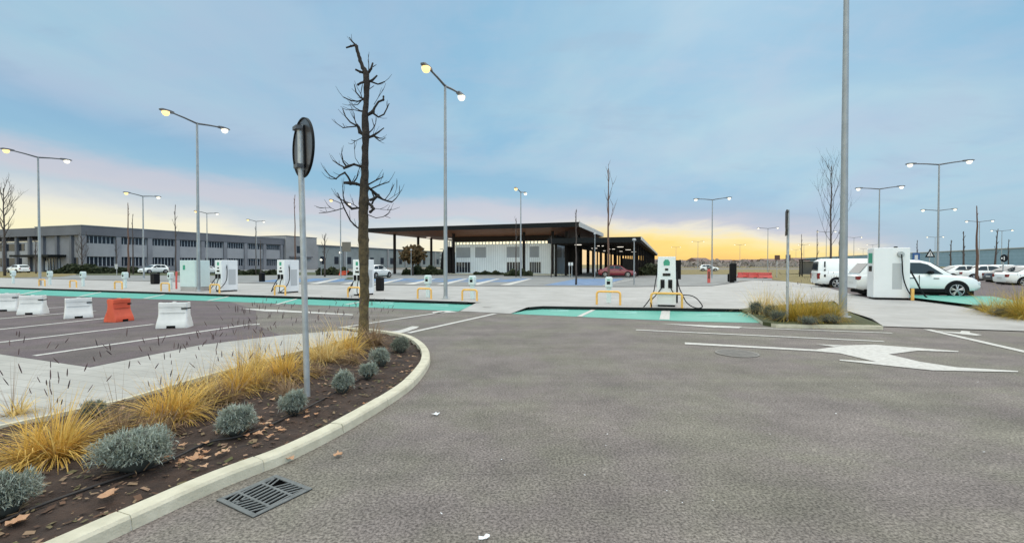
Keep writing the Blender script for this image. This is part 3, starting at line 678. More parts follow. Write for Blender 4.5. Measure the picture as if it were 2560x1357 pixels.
def bush(px, py, rx, rz_, n, label, m='sage', z=.05, ry=None, seed=0, grp='silver shrubs along the kerb', sl=.036):
    rnd = random.Random(seed+int(px*3+py)); c = G(px, py, z); rx *= .91; rz_ *= .98; ry = ry or rx*rnd.uniform(.85, 1.1)
    c = c+Vector((c.x, c.y, 0)).normalized()*ry*.8
    t = thing('silver_shrub', label, 'shrub', c, 0, grp)
    MB().blob((0, 0, rz_*.36), (rx*.62, ry*.62, rz_*.48), 14, 8, .1, rnd).build('twigs', 'twig', t, smooth=180)
    st_ = MB()
    for _ in range(26):
        q = rnd.uniform(0, 6.28); r0 = rnd.uniform(.1, .5); r1 = rnd.uniform(.75, 1.0); zz = rnd.uniform(.05, .6)
        st_.tube([(math.cos(q)*rx*r0, math.sin(q)*ry*r0, 0), (math.cos(q+.2)*rx*r1*.8, math.sin(q+.2)*ry*r1*.8, rz_*zz*.7), (math.cos(q+.2)*rx*r1, math.sin(q+.2)*ry*r1, rz_*zz)], [.004, .003, .002], 4)
    st_.build('stems', 'grass_dry', t)
    mb = MB(); lob = []
    for _ in range(24):
        a = rnd.uniform(0, 6.28); b_ = rnd.uniform(.05, 1.45); lob.append((math.sin(b_)*math.cos(a), math.sin(b_)*math.sin(a), math.cos(b_), rnd.uniform(.72, 1.16)))
    for _ in range(int(n*1.25)):
        q = rnd.uniform(0, 6.283); ph = math.acos(rnd.uniform(-.25, 1)); d = Vector((math.sin(ph)*math.cos(q), math.sin(ph)*math.sin(q), math.cos(ph)))
        ds = sorted(((d.x-l[0])**2+(d.y-l[1])**2+(d.z-l[2])**2, l[3]) for l in lob)[:2]
        gap = (ds[1][0]-ds[0][0]); k = ds[0][1]*rnd.uniform(.62, 1.0)*(.80+.20*min(1, gap/.10))
        p = Vector((d.x*rx*k, d.y*ry*k, rz_*.40+d.z*rz_*.60*k))
        if p.z < 0: continue
        dd = (d*.7+Vector((rnd.uniform(-1, 1), rnd.uniform(-1, 1), rnd.uniform(-.4, 1.0)))).normalized()
        blade(mb, p, dd, sl*rnd.uniform(.5, 1.35), rnd.uniform(.0026, .0052), rnd.uniform(-1.2, 1.2), rnd, 3)
    mb.build('foliage', m, t); return t
bush(10, 1300, .165, .27, 2600, 'silver grey shrub cut by the left edge of the picture')
bush(338, 1188, .275, .30, 5200, 'widest silver grey shrub, dome shaped, left of the drain grate')
bush(592, 1096, .17, .27, 3000, 'silver grey shrub left of the sign pole, second widest of its row')
bush(735, 1040, .145, .235, 2400, 'silver grey shrub right at the foot of the round sign pole')
bush(857, 985, .13, .26, 2200, 'tall rounded grey shrub just right of the sign pole')
bush(920, 947, .13, .20, 1800, 'small low grey shrub squeezed between two rounder shrubs')
bush(952, 916, .17, .27, 2200, 'pale rounded shrub near the kerb bend before the bare tree')
bush(1000, 884, .20, .27, 1900, 'dark green grey shrub inside the tip of the kerb bend', 'sage_dark')
bush(235, 1048, .13, .16, 900, 'small faded green shrub at the path edge behind the grasses', 'sage_dark')
grass_clump(130, 1140, .32, .26, 620, 'grass_gold', 'golden grass clump nearest the left edge, arching over bare soil', 9)
grass_clump(425, 1040, .30, .29, 620, 'grass_gold', 'golden grass clump behind the widest silver shrub', 12, spike_up=1.5)
grass_clump(520, 990, .22, .2, 300, 'grass_pale', 'thin pale grass clump left of the tall upright golden one', 10, spike_up=1.9)
grass_clump(600, 975, .30, .31, 560, 'grass_gold', 'bright golden grass clump between path and second silver shrub', 14, spike_up=1.55)
grass_clump(712, 945, .30, .31, 520, 'grass_gold', 'golden grass clump touching the left side of the sign pole', 12, spike_up=1.55)
grass_clump(640, 930, .26, .30, 260, 'grass_pale', 'sparse straw grass clump with dark seed heads at the path edge', 16, spike_up=1.7)
grass_clump(800, 905, .34, .31, 480, 'grass_pale', 'straw coloured grass clump just right of the sign pole', 12, spike_up=1.5)
grass_clump(862, 882, .34, .33, 480, 'grass_gold', 'golden grass clump left of the bare tree trunk', 12, spike_up=1.5)
grass_clump(936, 862, .30, .30, 380, 'grass_dry', 'brown withered grass clump at the foot of the bare tree', 18, spike_up=1.5)
grass_clump(735, 985, .22, .14, 200, 'grass_dry', 'low withered grass tuft behind the shrub at the sign pole', 3)
grass_clump(300, 1085, .22, .18, 200, 'grass_dry', 'low brown grass tuft between the two left golden clumps', 6, spike_up=2.4)
grass_clump(30, 1040, .18, .16, 120, 'grass_pale', 'wispy pale grass tuft at the far left path edge', 8, spike_up=2.6)

for px, py, lb in ((560, 1000, 'low brown tuft between the second and third golden clumps'), (672, 966, 'low brown tuft left of the clump touching the sign pole'), (395, 1075, 'low brown tuft in front of the clump behind the widest shrub'), (790, 935, 'low brown tuft right of the round sign pole'), (880, 905, 'low brown tuft behind the tall rounded grey shrub'), (160, 1090, 'low brown tuft behind the leftmost big golden clump')):
    grass_clump(px, py, .26, .15, 240, 'grass_dry', lb, 4, spike_up=1.8)
# right-hand island
isl = gp([(1850, 774), (1870, 782), (1908, 807), (1942, 812.5), (2205, 815.5), (2108, 777), (2080, 754), (1885, 769)], .06)
struct('soil', MB().prism([(p.x, p.y) for p in isl], 0, .09), 'turf')
for i, (px, py, rx, rz_, n, lb) in enumerate(((1890, 785, .26, .38, 700, 'dark green shrub at the left end of the right hand island'), (1925, 793, .24, .34, 700, 'dark grey green shrub left of the edge-on sign post'), (1945, 803, .24, .26, 700, 'low round dark shrub touching the edge-on sign post'), (2075, 809, .28, .2, 500, 'low dark shrub at the foot of the tall near lamp post'), (2020, 811, .26, .16, 450, 'flat dark ground shrub in front of the yellow grass'))):
    bush(px, py, rx, rz_, n, lb, 'sage_dark', .1, grp='dark shrubs on the right hand island', sl=.09)
for px, py, n, h, m, lb in ((1915, 783, 300, .42, 'grass_pale', 'straw grass clump behind the dark shrubs of the right island'), (1990, 800, 420, .40, 'grass_olive', 'yellow olive grass clump right of the edge-on sign post'), (2025, 800, 420, .44, 'grass_olive', 'tallest yellow grass clump in the middle of the right island'), (2062, 800, 380, .38, 'grass_olive', 'yellow olive grass clump left of the tall near lamp post')):
    grass_clump(px, py, .62, h*1.25, int(n*1.9), m, lb, 7, .09, 1.3, grp='yellow grasses on the right hand island')
struct('soil', MB().prism([(p.x, p.y) for p in gp([(2402, 765), (2560, 797.5), (2740, 829), (3300, 845), (3000, 790), (2640, 766), (2480, 758)], .11)], 0, .125), 'turf')
for px, py, n, h, m, lb in ((2490, 780, 300, .36, 'grass_olive', 'olive grass clump at the inner end of the far right planting'), (2530, 788, 380, .50, 'grass_olive', 'tall yellow grass clump beside the right edge of the picture'), (2580, 795, 380, .52, 'grass_olive', 'yellow grass clump cut by the right edge of the picture')):
    grass_clump(px, py, .75, h*1.0, int(n*2.0), m, lb, 5, .12, 1.25, grp='yellow grasses of the far right planting')
bush(2455, 776, .3, .16, 400, 'flat dark shrub at the tip of the far right planting', 'sage_dark', .12, grp='dark shrubs of the far right planting', sl=.09)
bush(2510, 790, .34, .22, 420, 'dark shrub below the tall yellow grass at the right edge', 'sage_dark', .12, grp='dark shrubs of the far right planting', sl=.09)

# ------------------------------------------------------------------ the pollarded tree
YT = 9.05; base = G(908, 851, .04)
tree = thing('bare_tree', 'tall leafless pollarded tree with knobbly trunk in the kerb bed', 'tree', base)
def tp(px, py, dy=0.0): return P(px, py, base.y+dy)-base
trunk_px = [(907, 856, 15), (909, 800, 11.5), (911, 740, 11), (910, 660, 11.5), (909, 600, 12), (908, 540, 12.5), (910, 500, 11.5), (911, 460, 10.5), (912, 420, 8.5), (913, 370, 8), (914, 330, 9), (913, 290, 7.5), (916, 250, 6.5), (917, 210, 7), (915, 183, 7.5), (905, 165, 4.5), (897, 140, 4), (892, 118, 4.2), (888, 112, 3)]
kk = base.y/F
low = trunk_px
rr = random.Random(5)
def densify(lst):
    out = []
    for a, b in zip(lst, lst[1:]):
        for k in range(4):
            f = k/4; out.append(tuple(a[i]*(1-f)+b[i]*f for i in range(3)))
    return out+[lst[-1]]
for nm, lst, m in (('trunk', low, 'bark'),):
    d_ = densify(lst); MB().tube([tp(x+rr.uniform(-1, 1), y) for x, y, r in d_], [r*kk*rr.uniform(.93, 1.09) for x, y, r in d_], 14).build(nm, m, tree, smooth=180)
limbs = [
 [(890,113,2.6),(878,116,2.2),(865,120,1.8)], [(888,112,2),(880,104,1.5),(873,94,.8)],
 [(914,184,3),(900,180,2.6),(888,174,2.2)], [(921,182,3.2),(928,172,2.6),(932,158,2)], [(922,180,1.2),(922,162,.9),(921,144,.6)], [(932,168,1),(941,162,.6)],
 [(919,207,3),(932,200,2.6),(943,189,1.8)], [(926,204,2),(945,211,1.7),(961,205,1.3)], [(913,205,3),(902,208,2.6),(895,212,2.2)], [(935,215,.8),(925,222,.8)],
 [(912,247,2),(903,246,1.8),(890,231,1.5),(886,212,1)], [(912,248,2),(895,254,1.6),(877,252,1.4),(858,243,1)], [(905,250,1.2),(894,262,1),(884,263,.8)], [(906,250,1.2),(902,235,.9),(905,215,.7)],
 [(918,288,3.6),(932,280,4.2),(936,270,2.6),(946,255,2.4),(958,250,2.6),(959,242,1.8)], [(932,283,2.4),(946,293,2),(960,286,1.8),(968,270,1.4),(973,259,1)], [(935,262,.7),(945,245,.6),(958,225,.5)],
 [(912,279,1.6),(900,277,1.3),(888,270,1)], [(905,280,.9),(885,275,.8),(866,275,.6)],
 [(910,338,3.4),(900,330,4.4),(896,318,3.6),(893,313,2.4)], [(894,316,2),(876,306,1.7),(864,292,1.4),(857,273,1)], [(893,316,1.6),(872,318,1.3),(858,320,1.1),(843,310,.7)], [(892,314,1.4),(887,300,1.1),(885,284,.8)], [(862,319,.8),(857,309,.6)],
 [(918,345,2.8),(932,340,3),(944,332,2),(960,320,1.1)], [(934,340,2),(946,345,1.8),(950,346,1)], [(936,342,1.4),(948,352,1.2),(956,350,.8)], [(920,335,1.5),(932,323,1.3),(939,309,1)], [(935,315,.9),(930,297,.7)],
 [(905,345,.9),(890,352,.7),(880,360,.5)],
 [(911,422,3),(900,416,2.8),(885,411,2.6),(868,417,3.4),(860,421,2.4)], [(866,416,2),(858,405,1.6),(854,384,1.1)], [(862,419,1.8),(848,412,1.5),(832,401,1)], [(872,413,1.1),(860,402,.8)], [(900,414,.8),(888,395,.6),(886,374,.5)],
 [(908,466,3.2),(892,460,3.4),(876,458,4.2),(862,457,3)], [(878,457,2.4),(870,442,2.2),(862,432,2.6),(850,438,1.8),(840,447,1.6),(825,440,1.2),(812,425,.8)], [(841,447,1),(830,448,.9),(820,445,.7)], [(884,456,1.8),(892,445,1.4),(896,428,1)], [(880,456,.9),(888,440,.7)],
 [(920,462,1.8),(938,452,1.5),(957,443,1.1)], [(923,474,1.8),(948,463,1.5),(972,455,1.1)],
 [(918,466,3),(932,478,3),(944,490,4.4),(956,498,2.2),(970,503,2),(980,505,2.2)], [(980,505,1.4),(990,496,1.1),(998,485,.8)], [(962,500,1),(974,484,.8),(984,462,.5)], [(944,490,3),(934,498,3.8),(926,500,3)], [(968,502,.7),(985,490,.5),(992,470,.4)],
 [(912,533,3),(898,520,2.2),(880,522,3),(868,512,2.4),(860,502,2.6)], [(861,502,1.6),(858,490,1.2),(857,472,.9)], [(861,503,1.3),(850,498,1),(845,484,.8)], [(896,520,1.2),(885,512,.9),(868,505,.7)],
 [(904,575,2),(892,568,1.8),(876,552,1.6),(862,524,1.4),(852,500,1.2),(844,483,.9)], [(860,520,1.2),(840,526,1),(818,531,.9),(797,533,.6)], [(840,526,.6),(825,519,.5),(812,520,.4)],
 [(918,505,3),(930,516,3.4),(934,522,3.2),(926,530,3)], [(930,510,2.2),(936,495,2),(930,480,1.6)],
 [(920,537,1.1),(940,545,.9),(958,542,.8),(970,534,.7)], [(962,540,.6),(976,545,.5)], [(925,520,.7),(950,523,.6),(968,525,.4)], [(915,640,1),(905,630,.8),(902,620,.5)],
 [(916,570,1),(922,600,1),(917,625,.9)]]
rr = random.Random(9)
for L_ in limbs:
    dy = 0; sl = rr.uniform(-.10, .10); pts = []; x0, y0 = L_[0][:2]
    for i, (x, y, r) in enumerate(L_):
        dist = math.hypot(x-x0, y-y0)*kk; pts.append(tp(x, y, sl*dist*6))
    mb = MB(); mb.tube(pts, [r*kk*1.08 for _, _, r in L_], 7)
    for (x, y, r), q in zip(L_[1:], pts[1:]):
        if r > 2.3: mb.blob(q, [r*kk*rr.uniform(1.05, 1.35)]*3, 7, 5, .2, rr)
        elif rr.random() < .4: mb.blob(q, [r*kk*1.5]*3, 6, 4, .2, rr)
    if len(pts) >= 3 and L_[-1][2] < 1.6:           # fine twigs
        for _ in range(3):
            i = rr.randrange(1, len(pts)); a = pts[i]; dirn = (pts[i]-pts[i-1]).normalized(); v = (dirn+Vector((rr.uniform(-.7, .7), rr.uniform(-.7, .7), rr.uniform(0, .9)))).normalized()
            l = rr.uniform(.08, .24); mb.tube([a, a+v*l*.5, a+v*l+Vector((0, 0, l*.15))], [.0048, .004, .0024], 4)
    mb.build('limb', 'bark_dark', tree, smooth=180)

def bare_tree(loc, h, r, m, label, nb=8, spread=.9, start=.45, seed=1, name='bare_tree', grp='leafless young trees across the site', lean=0.0, blen=.22, up=1.0, bk=.38):
    rr = random.Random(seed); t = thing(name, label, 'tree', loc, 0, grp); mb = MB()
    tr = [Vector((lean*h*k/8+rr.uniform(-.015, .015)*h*.3, rr.uniform(-.02, .02)*h*.2, h*k/8)) for k in range(9)]; tr[0] = Vector((0, 0, -.03))
    mb.tube(tr, [r*(1-.8*k/8)+.008 for k in range(9)], 7); mb.build('trunk', m, t, smooth=180)
    mb = MB()
    def br(p, d, L_, r_, lvl):
        pts = [p]; v = d.copy()
        for k in range(4):
            v = (v+Vector((rr.uniform(-.18, .18), rr.uniform(-.18, .18), .10*up))).normalized(); pts.append(pts[-1]+v*L_/4)
        mb.tube(pts, [r_*(1-.75*k/4) for k in range(5)], 5)
        if lvl > 0:
            for _ in range(3 if lvl > 1 else 3):
                k = rr.randrange(1, 5); q = rr.uniform(0, 6.28); w = (v+Vector((math.cos(q), math.sin(q), .4))*.6).normalized(); br(pts[k], w, L_*rr.uniform(.4, .65), r_*.5, lvl-1)
    for k in range(nb):
        f = start+(1-start)*(k+.5)/nb*.95; i = min(7, int(f*8)); p = tr[i].lerp(tr[i+1], f*8-i); q = k*2.4+rr.uniform(-.4, .4)
        d = Vector((math.cos(q)*spread, math.sin(q)*spread, up)).normalized(); br(p, d, h*blen*(1.25-f*.8), r*bk, 1 if nb < 8 else 2)
    mb.build('crown', m, t, smooth=180); return t
def treeat(px, ytop, ybase, **kw):
    b = G(px, ybase); h = P(px, ytop, b.y).z; return bare_tree(b, h, kw.pop('r', .06), kw.pop('m', 'bark_far'), kw.pop('label'), seed=int(px), **kw)
treeat(1522, 422, 706, r=.10, m='bark_red', nb=5, spread=.28, start=.42, label='tall slim leafless tree before the pavilion canopy and red sedan', blen=.24, up=1.6, lean=-.008)
treeat(2076, 415, 700, r=.10, m='bark_far', nb=18, spread=.55, start=.28, label='leafless tree with fan of fine twigs left of the near lamp post', blen=.34, up=1.2, bk=.20)
treeat(322, 508, 694, r=.11, m='bark_red', nb=5, spread=.15, start=.8, label='straight pollarded trunk before the grey building, left of a bin', blen=.06)
treeat(333, 535, 686, r=.10, m='bark_far', nb=4, spread=.3, start=.7, label='dark slim trunk right beside the straight pollarded one', blen=.08)
treeat(440, 512, 690, r=.10, m='bark_far', nb=6, spread=.35, start=.5, label='thin leafless tree beside the pale equipment cabinet', blen=.10)
treeat(738, 487, 692, r=.10, m='bark_red', nb=4, spread=.1, start=.8, label='thin straight trunk hidden partly by the round sign pole', blen=.06)
treeat(205, 590, 683, r=.13, m='bark_far', nb=13, spread=.8, start=.2, label='dark bushy leafless tree at the grey building corner', blen=.34)
treeat(12, 470, 690, r=.14, m='bark_far', nb=14, spread=.8, start=.42, label='leafless tree with wide crown cut by the left edge', blen=.3)
treeat(-22, 560, 690, r=.15, m='bark_far', nb=14, spread=.8, start=.3, label='dark low leafless tree at the extreme left', blen=.34)
treeat(90, 600, 684, r=.10, m='bark_far', nb=8, spread=.6, start=.3, label='small leafless tree behind the leftmost lamp post', blen=.26)
treeat(292, 600, 684, r=.08, m='bark_far', nb=7, spread=.5, start=.4, label='small leafless tree left of the straight pollarded trunk', blen=.2)
treeat(640, 566, 688, r=.07, m='bark_far', nb=5, spread=.3, start=.5, label='thin leafless tree between the two left white chargers', blen=.1)
treeat(652, 600, 690, r=.08, m='bark_far', nb=5, spread=.4, start=.5, label='dark leafless sapling right above the small far bin', blen=.14)
treeat(812, 588, 692, r=.10, m='bark_far', nb=9, spread=.5, start=.35, label='dark leafless tree between sign pole and white charger', blen=.2)
treeat(1440, 525, 712, r=.07, m='bark_far', nb=4, spread=.5, start=.72, label='slim dark trunk at the pavilion roof corner', blen=.12)
treeat(2443, 515, 716, r=.09, m='bark_red', nb=3, spread=.15, start=.85, label='bare reddish trunk before the right hand parked cars', blen=.05, lean=-.02)
treeat(2408, 578, 700, r=.10, m='bark_far', nb=7, spread=.35, start=.4, label='dark leafless trunk right of the tall double lamp', blen=.09)
treeat(2484, 572, 700, r=.10, m='bark_far', nb=5, spread=.35, start=.4, label='leaning leafless trunk left of the round dark sign', blen=.09, lean=.07)
treeat(2376, 600, 700, r=.09, m='bark_far', nb=6, spread=.35, start=.4, label='short leafless trunk just behind the white SUV bonnet', blen=.1)
treeat(2520, 598, 698, r=.07, m='bark_far', nb=6, spread=.35, start=.4, label='faint leafless trunk just right of the round dark sign', blen=.1)
treeat(2292, 600, 690, r=.09, m='bark_far', nb=6, spread=.3, start=.4, label='faint leafless trunk above the white SUV roof', blen=.1)
treeat(2042, 575, 690, r=.08, m='bark_far', nb=6, spread=.3, start=.4, label='thin leafless trunk above the white van rear', blen=.1)
treeat(2003, 585, 688, r=.08, m='bark_far', nb=5, spread=.3, start=.4, label='thin leafless trunk right of the edge-on sign post', blen=.1)
treeat(2098, 570, 692, r=.10, m='bark_far', nb=6, spread=.3, start=.5, label='dark thin trunk just left of the near lamp post', blen=.1)
treeat(1378, 590, 693, r=.06, m='bark_far', nb=5, spread=.35, start=.4, label='dark sapling before the white pavilion wall by its right door', blen=.16)
treeat(1290, 545, 692, r=.08, m='bark_far', nb=5, spread=.5, start=.6, label='dark sapling before the pavilion beside the slim lamp post', blen=.14)

# ------------------------------------------------------------------ street lamps
def lamp_proto(h, arm, label, warm, rotz, loc, r0=.085, hb=.55):
    t = thing('street_lamp', label, 'street lamp', loc, rotz, 'twin-arm street lamps of the car park')
    MB().lathe([(r0*1.0, 0), (r0, 1.2), (r0*.82, h*.5), (r0*.6, h)], 14).build('pole', 'pole', t, smooth=60)
    MB().lathe([(r0*2.0, -.02), (r0*2.0, .02), (r0*1.25, .03), (r0*1.2, .12)], 14).build('base_plate', 'galv', t, smooth=30)
    mb = MB()
    for s_ in (-1, 1): mb.tube([(0, 0, h-.05), (0, s_*arm*.5, h+.05), (0, s_*arm, h+.12)], [.05, .042, .036], 8)
    mb.build('arm', 'pole_dark', t, smooth=60)
    for s_ in (-1, 1):
        hd = MB().loft([[(-.09, s_*(arm+y), h+.10+z0), (.09, s_*(arm+y), h+.10+z0), (.07, s_*(arm+y), h+.10+z1), (-.07, s_*(arm+y), h+.10+z1)][::s_] for y, z0, z1 in ((-.12, -.02, .07), (.1, -.03, .09), (.42, -.02, .08), (.5, .0, .05))]).build('lamp_head', 'pole_dark', t)
        MB().lathe([(.05, -.22), (.11, -.19), (.155, -.11), (.16, -.02)], 12, (0, s_*(arm+.24), h+.10)).build('diffuser', 'lamp_glow' if (warm and s_ == -1) else 'lamp_white', hd, smooth=70)
    return t
LH = 8.65
def lamp_at(px, ytop): 
    Y = (LH-HC)*F/(661-ytop); p = P(px, ytop, Y); return Vector((p.x, p.y, 0))
l1 = lamp_proto(LH, 1.30, 'tall twin-arm lamp right of the bare pollarded tree', True, TH, G(1114, 747, Z), .08)
dup(l1, G(497, 729, Z), TH, 'twin-arm lamp standing before the pale cabinet, second from left')
l3 = lamp_at(95, 393); dup(l1, l3, TH, 'leftmost tall twin-arm lamp, before the grey building entrance')
dup(l1, G(2107, 792, .09), TH, 'huge near lamp pole on the right island, cut by the top edge', 1.18)
lamps_b = [(357, 490, 0, 'distant lamp before the grey building, between pollarded trunk and cabinet'), (851, 507, 0, 'distant lamp half hidden by the pollarded tree branches'), (1302, 480, 0, 'slim lamp rising in front of the pavilion roof'), (517, 533, 1, 'faint far lamp just right of the lamp by the cabinet'), (640, 553, 1, 'faint far lamp above the middle of the grey building')]
lamps_r = [(1781, 499, 'lamp standing alone against the yellow glow'), (2199, 472, 'lamp just right of the huge near pole'), (2348, 411, 'tallest lamp on the right, above the white SUV'), (2347, 526, 'lamp seen low behind the tallest right lamp'), (2449, 554, 'lamp behind the bare reddish trunk'), (1920, 571, 'small far lamp left of the edge-on sign'), (2505, 577, 'small far lamp beside the leaning trunk'), (2338, 593, 'tiny far lamp left of the tallest right lamp'), (2135, 594, 'tiny far lamp right of the huge near pole'), (2066, 580, 'tiny far lamp behind the fan-shaped bare tree'), (2182, 612, 'tiny far lamp just above the white van'), (1745, 604, 'faint far lamp left of the one in the yellow glow'), (1850, 612, 'faint far lamp right of the one in the yellow glow'), (2010, 612, 'faint far lamp right of the edge-on sign'), (1690, 618, 'faint far lamp above the charger with the black panel'), (2158, 622, 'faintest far lamp above the van roof'), (1990, 624, 'faint far lamp low in the glow by the brown signs')]
for px, yt, q, lb in lamps_b: dup(l1, lamp_at(px, yt), TH, lb)
l2 = lamp_proto(LH, 1.45, lamps_r[0][2], False, TH+R(90), lamp_at(*lamps_r[0][:2]), .075)
for px, yt, lb in lamps_r[1:]: dup(l2, lamp_at(px, yt), TH+R(90), lb)
# path lights in front of the far building
def post_light(px, ytop, ybase, label, em='lamp_white'):
    b = G(px, ybase); h = P(px, ytop, b.y).z; t = thing('post_light', label, 'lamp post', b, 0, 'short post-top lights')
    MB().lathe([(.05, 0), (.035, h-.1)], 8).build('post', 'pole', t, smooth=60); MB().lathe([(.06, h-.1), (.16, h), (.10, h+.12)], 10).build('lamp_cap', em, t, smooth=60); return t
post_light(803, 650, 690, 'short post light right of the round sign pole', 'lamp_white'); post_light(851, 632, 692, 'short post light left of the dark square sign', 'lamp_white')
post_light(1028, 625, 690, 'short unlit post light under the left pavilion overhang', 'galv')
post_light(1487, 585, 697, 'pale post with flat top in front of the dark canopy', 'galv'); post_light(1585, 600, 712, 'pale post at the right corner of the dark canopy', 'galv')

# ------------------------------------------------------------------ signs
# round sign seen from behind
sb = G(768, 984, .05); sg = thing('round_sign', 'round traffic sign seen from behind on a grey pole', 'road sign', sb); sg.rotation_euler = (0, R(-1.15), 0)
MB().lathe([(.032, -.05), (.032, 2.99)], 14).build('pole', 'galv', sg, smooth=60)
MB().lathe([(.034, 2.99), (.03, 3.005)], 12).build('cap', 'black', sg)
nv = Vector((.735, .678, 0)).normalized(); ang = math.atan2(nv.y, nv.x)-R(90)
disc = MB().lathe([(.318, .045), (.318, .052)], 48, axis='y').build('disc', 'sign_back', sg, loc=tuple(Vector((0, 0, 2.75))-nv*.02), rz=ang)
mb = MB(); n = 48
for k in range(n):
    q0, q1 = 2*math.pi*k/n, 2*math.pi*(k+1)/n
    def rg(q): return [(math.cos(q)*r, y, math.sin(q)*r) for r, y in ((.316, .034), (.33, .034), (.33, .06), (.316, .06))]
    mb.loft([rg(q0), rg(q1)], cap=False)
mb.build('rim', 'rim_black', disc)
MB().bx(-.032, .032, .018, .044, -.25, .25).build('channel', 'galv', disc); 
MB().bx(.05, .085, .030, .044, -.23, .23).build('stiffener', 'black', disc)
MB().bx(-.17, -.08, .040, .0445, -.12, -.05).build('sticker', 'sticker', disc)
for z0 in (.19, -.23): MB().bx(-.06, .06, -.042, .02, z0, z0+.04).build('clamp', 'pole_dark', disc)
# edge-on sign on the right
b = G(1968, 801, .09); t = thing('edge_on_sign', 'narrow dark sign seen edge-on atop a pale post', 'road sign', b)
MB().lathe([(.03, 0), (.03, 2.78)], 12).build('post', 'galv', t, smooth=60)
MB().bx(-.30, .30, .03, .05, 2.14, 2.76).build('board', 'black', t, rz=R(62)); MB().bx(-.30, .3, -.0, .03, 2.70, 2.74).build('bracket', 'pole_dark', t, rz=R(62))
MB().bx(.10, .22, .051, .054, 2.25, 2.35).build('pictogram', 'sticker', t, rz=R(62))
def plate_sign(name, px, ytop, ybot, ybase, wpx, m, label, rot=0, shape='rect', post='galv', face=None):
    b = G(px, ybase); zt, zb = P(px, ytop, b.y).z, P(px, ybot, b.y).z; w = wpx/F*b.y/2
    t = thing(name, label, 'road sign', b, rot); MB().lathe([(.035, 0), (.035, zt-.03)], 8).build('post', post, t, smooth=60)
    if shape == 'rect':
        bd = MB().bx(-w, w, -.075, -.04, zb, zt).build('board', m, t)
        if face: MB().bx(-w*.45, w*.45, -.08, -.076, zb+(zt-zb)*.25, zb+(zt-zb)*.75).build('symbol', face, t)
    elif shape == 'tri':
        MB().prism_y([(-w, zb), (w, zb), (0, zt)], -.06, -.04).build('board', m, t); mb = MB()
        MB().prism_y([(-w*.6, zb+(zt-zb)*.13), (w*.6, zb+(zt-zb)*.13), (0, zb+(zt-zb)*.76)], -.066, -.061).build('face', face, t)
        MB().bx(-.03, .03, -.070, -.067, zb+(zt-zb)*.2, zb+(zt-zb)*.55).build('symbol', 'black', t)
    else:
        r = (zt-zb)/2; MB().lathe([(r, -.06), (r, -.04)], 24, (0, 0, (zt+zb)/2), 'y').build('board', m, t)
        if face: MB().bx(-r*.12, r*.12, -.066, -.061, (zt+zb)/2-r*.5, (zt+zb)/2+r*.5).build('symbol', face, t); MB().bx(-r*.8, -r*.4, -.066, -.061, (zt+zb)/2-r*.2, (zt+zb)/2+r*.2).build('symbol', face, t)
    return t
plate_sign('traffic_sign', 867, 605, 629, 698, 22, 'car_dark', 'dark square sign back on a tall post behind the white charger', 0, 'rect')
plate_sign('traffic_sign', 1942, 638, 650, 694, 13, 'brown_sign', 'brown square sign left of the edge-on sign post')
plate_sign('traffic_sign', 1969, 637, 650, 694, 12, 'brown_sign', 'brown square sign behind the edge-on sign post')
plate_sign('traffic_sign', 2176, 634, 650, 700, 16, 'blue_sign', 'blue square sign rising above the van beside the big charger', 0, 'rect', 'galv', 'sticker')
plate_sign('traffic_sign', 2288, 632, 654, 704, 18, 'blue_sign', 'blue square sign with white symbol above the SUV', 0, 'rect', 'galv', 'sticker')
plate_sign('traffic_sign', 2323, 622, 643, 704, 26, 'black', 'triangular warning sign above the SUV windscreen', 0, 'tri', 'galv', 'sticker')
plate_sign('traffic_sign', 2507, 636, 655, 712, 24, 'rim_black', 'round dark sign above the parked cars at the right', 0, 'disc', 'galv', 'sticker')
plate_sign('traffic_sign', 292, 660, 672, 690, 7, 'galv', 'small pale plate sign on the grass before the grey building', 0)
for px, lb in ((1423, 'left one of two small white plates before the pavilion corner'), (1429.5, 'right one of two small white plates before the pavilion corner')): plate_sign('parking_plate', px, 656, 664, 697, 5, 'sticker', lb, 0)

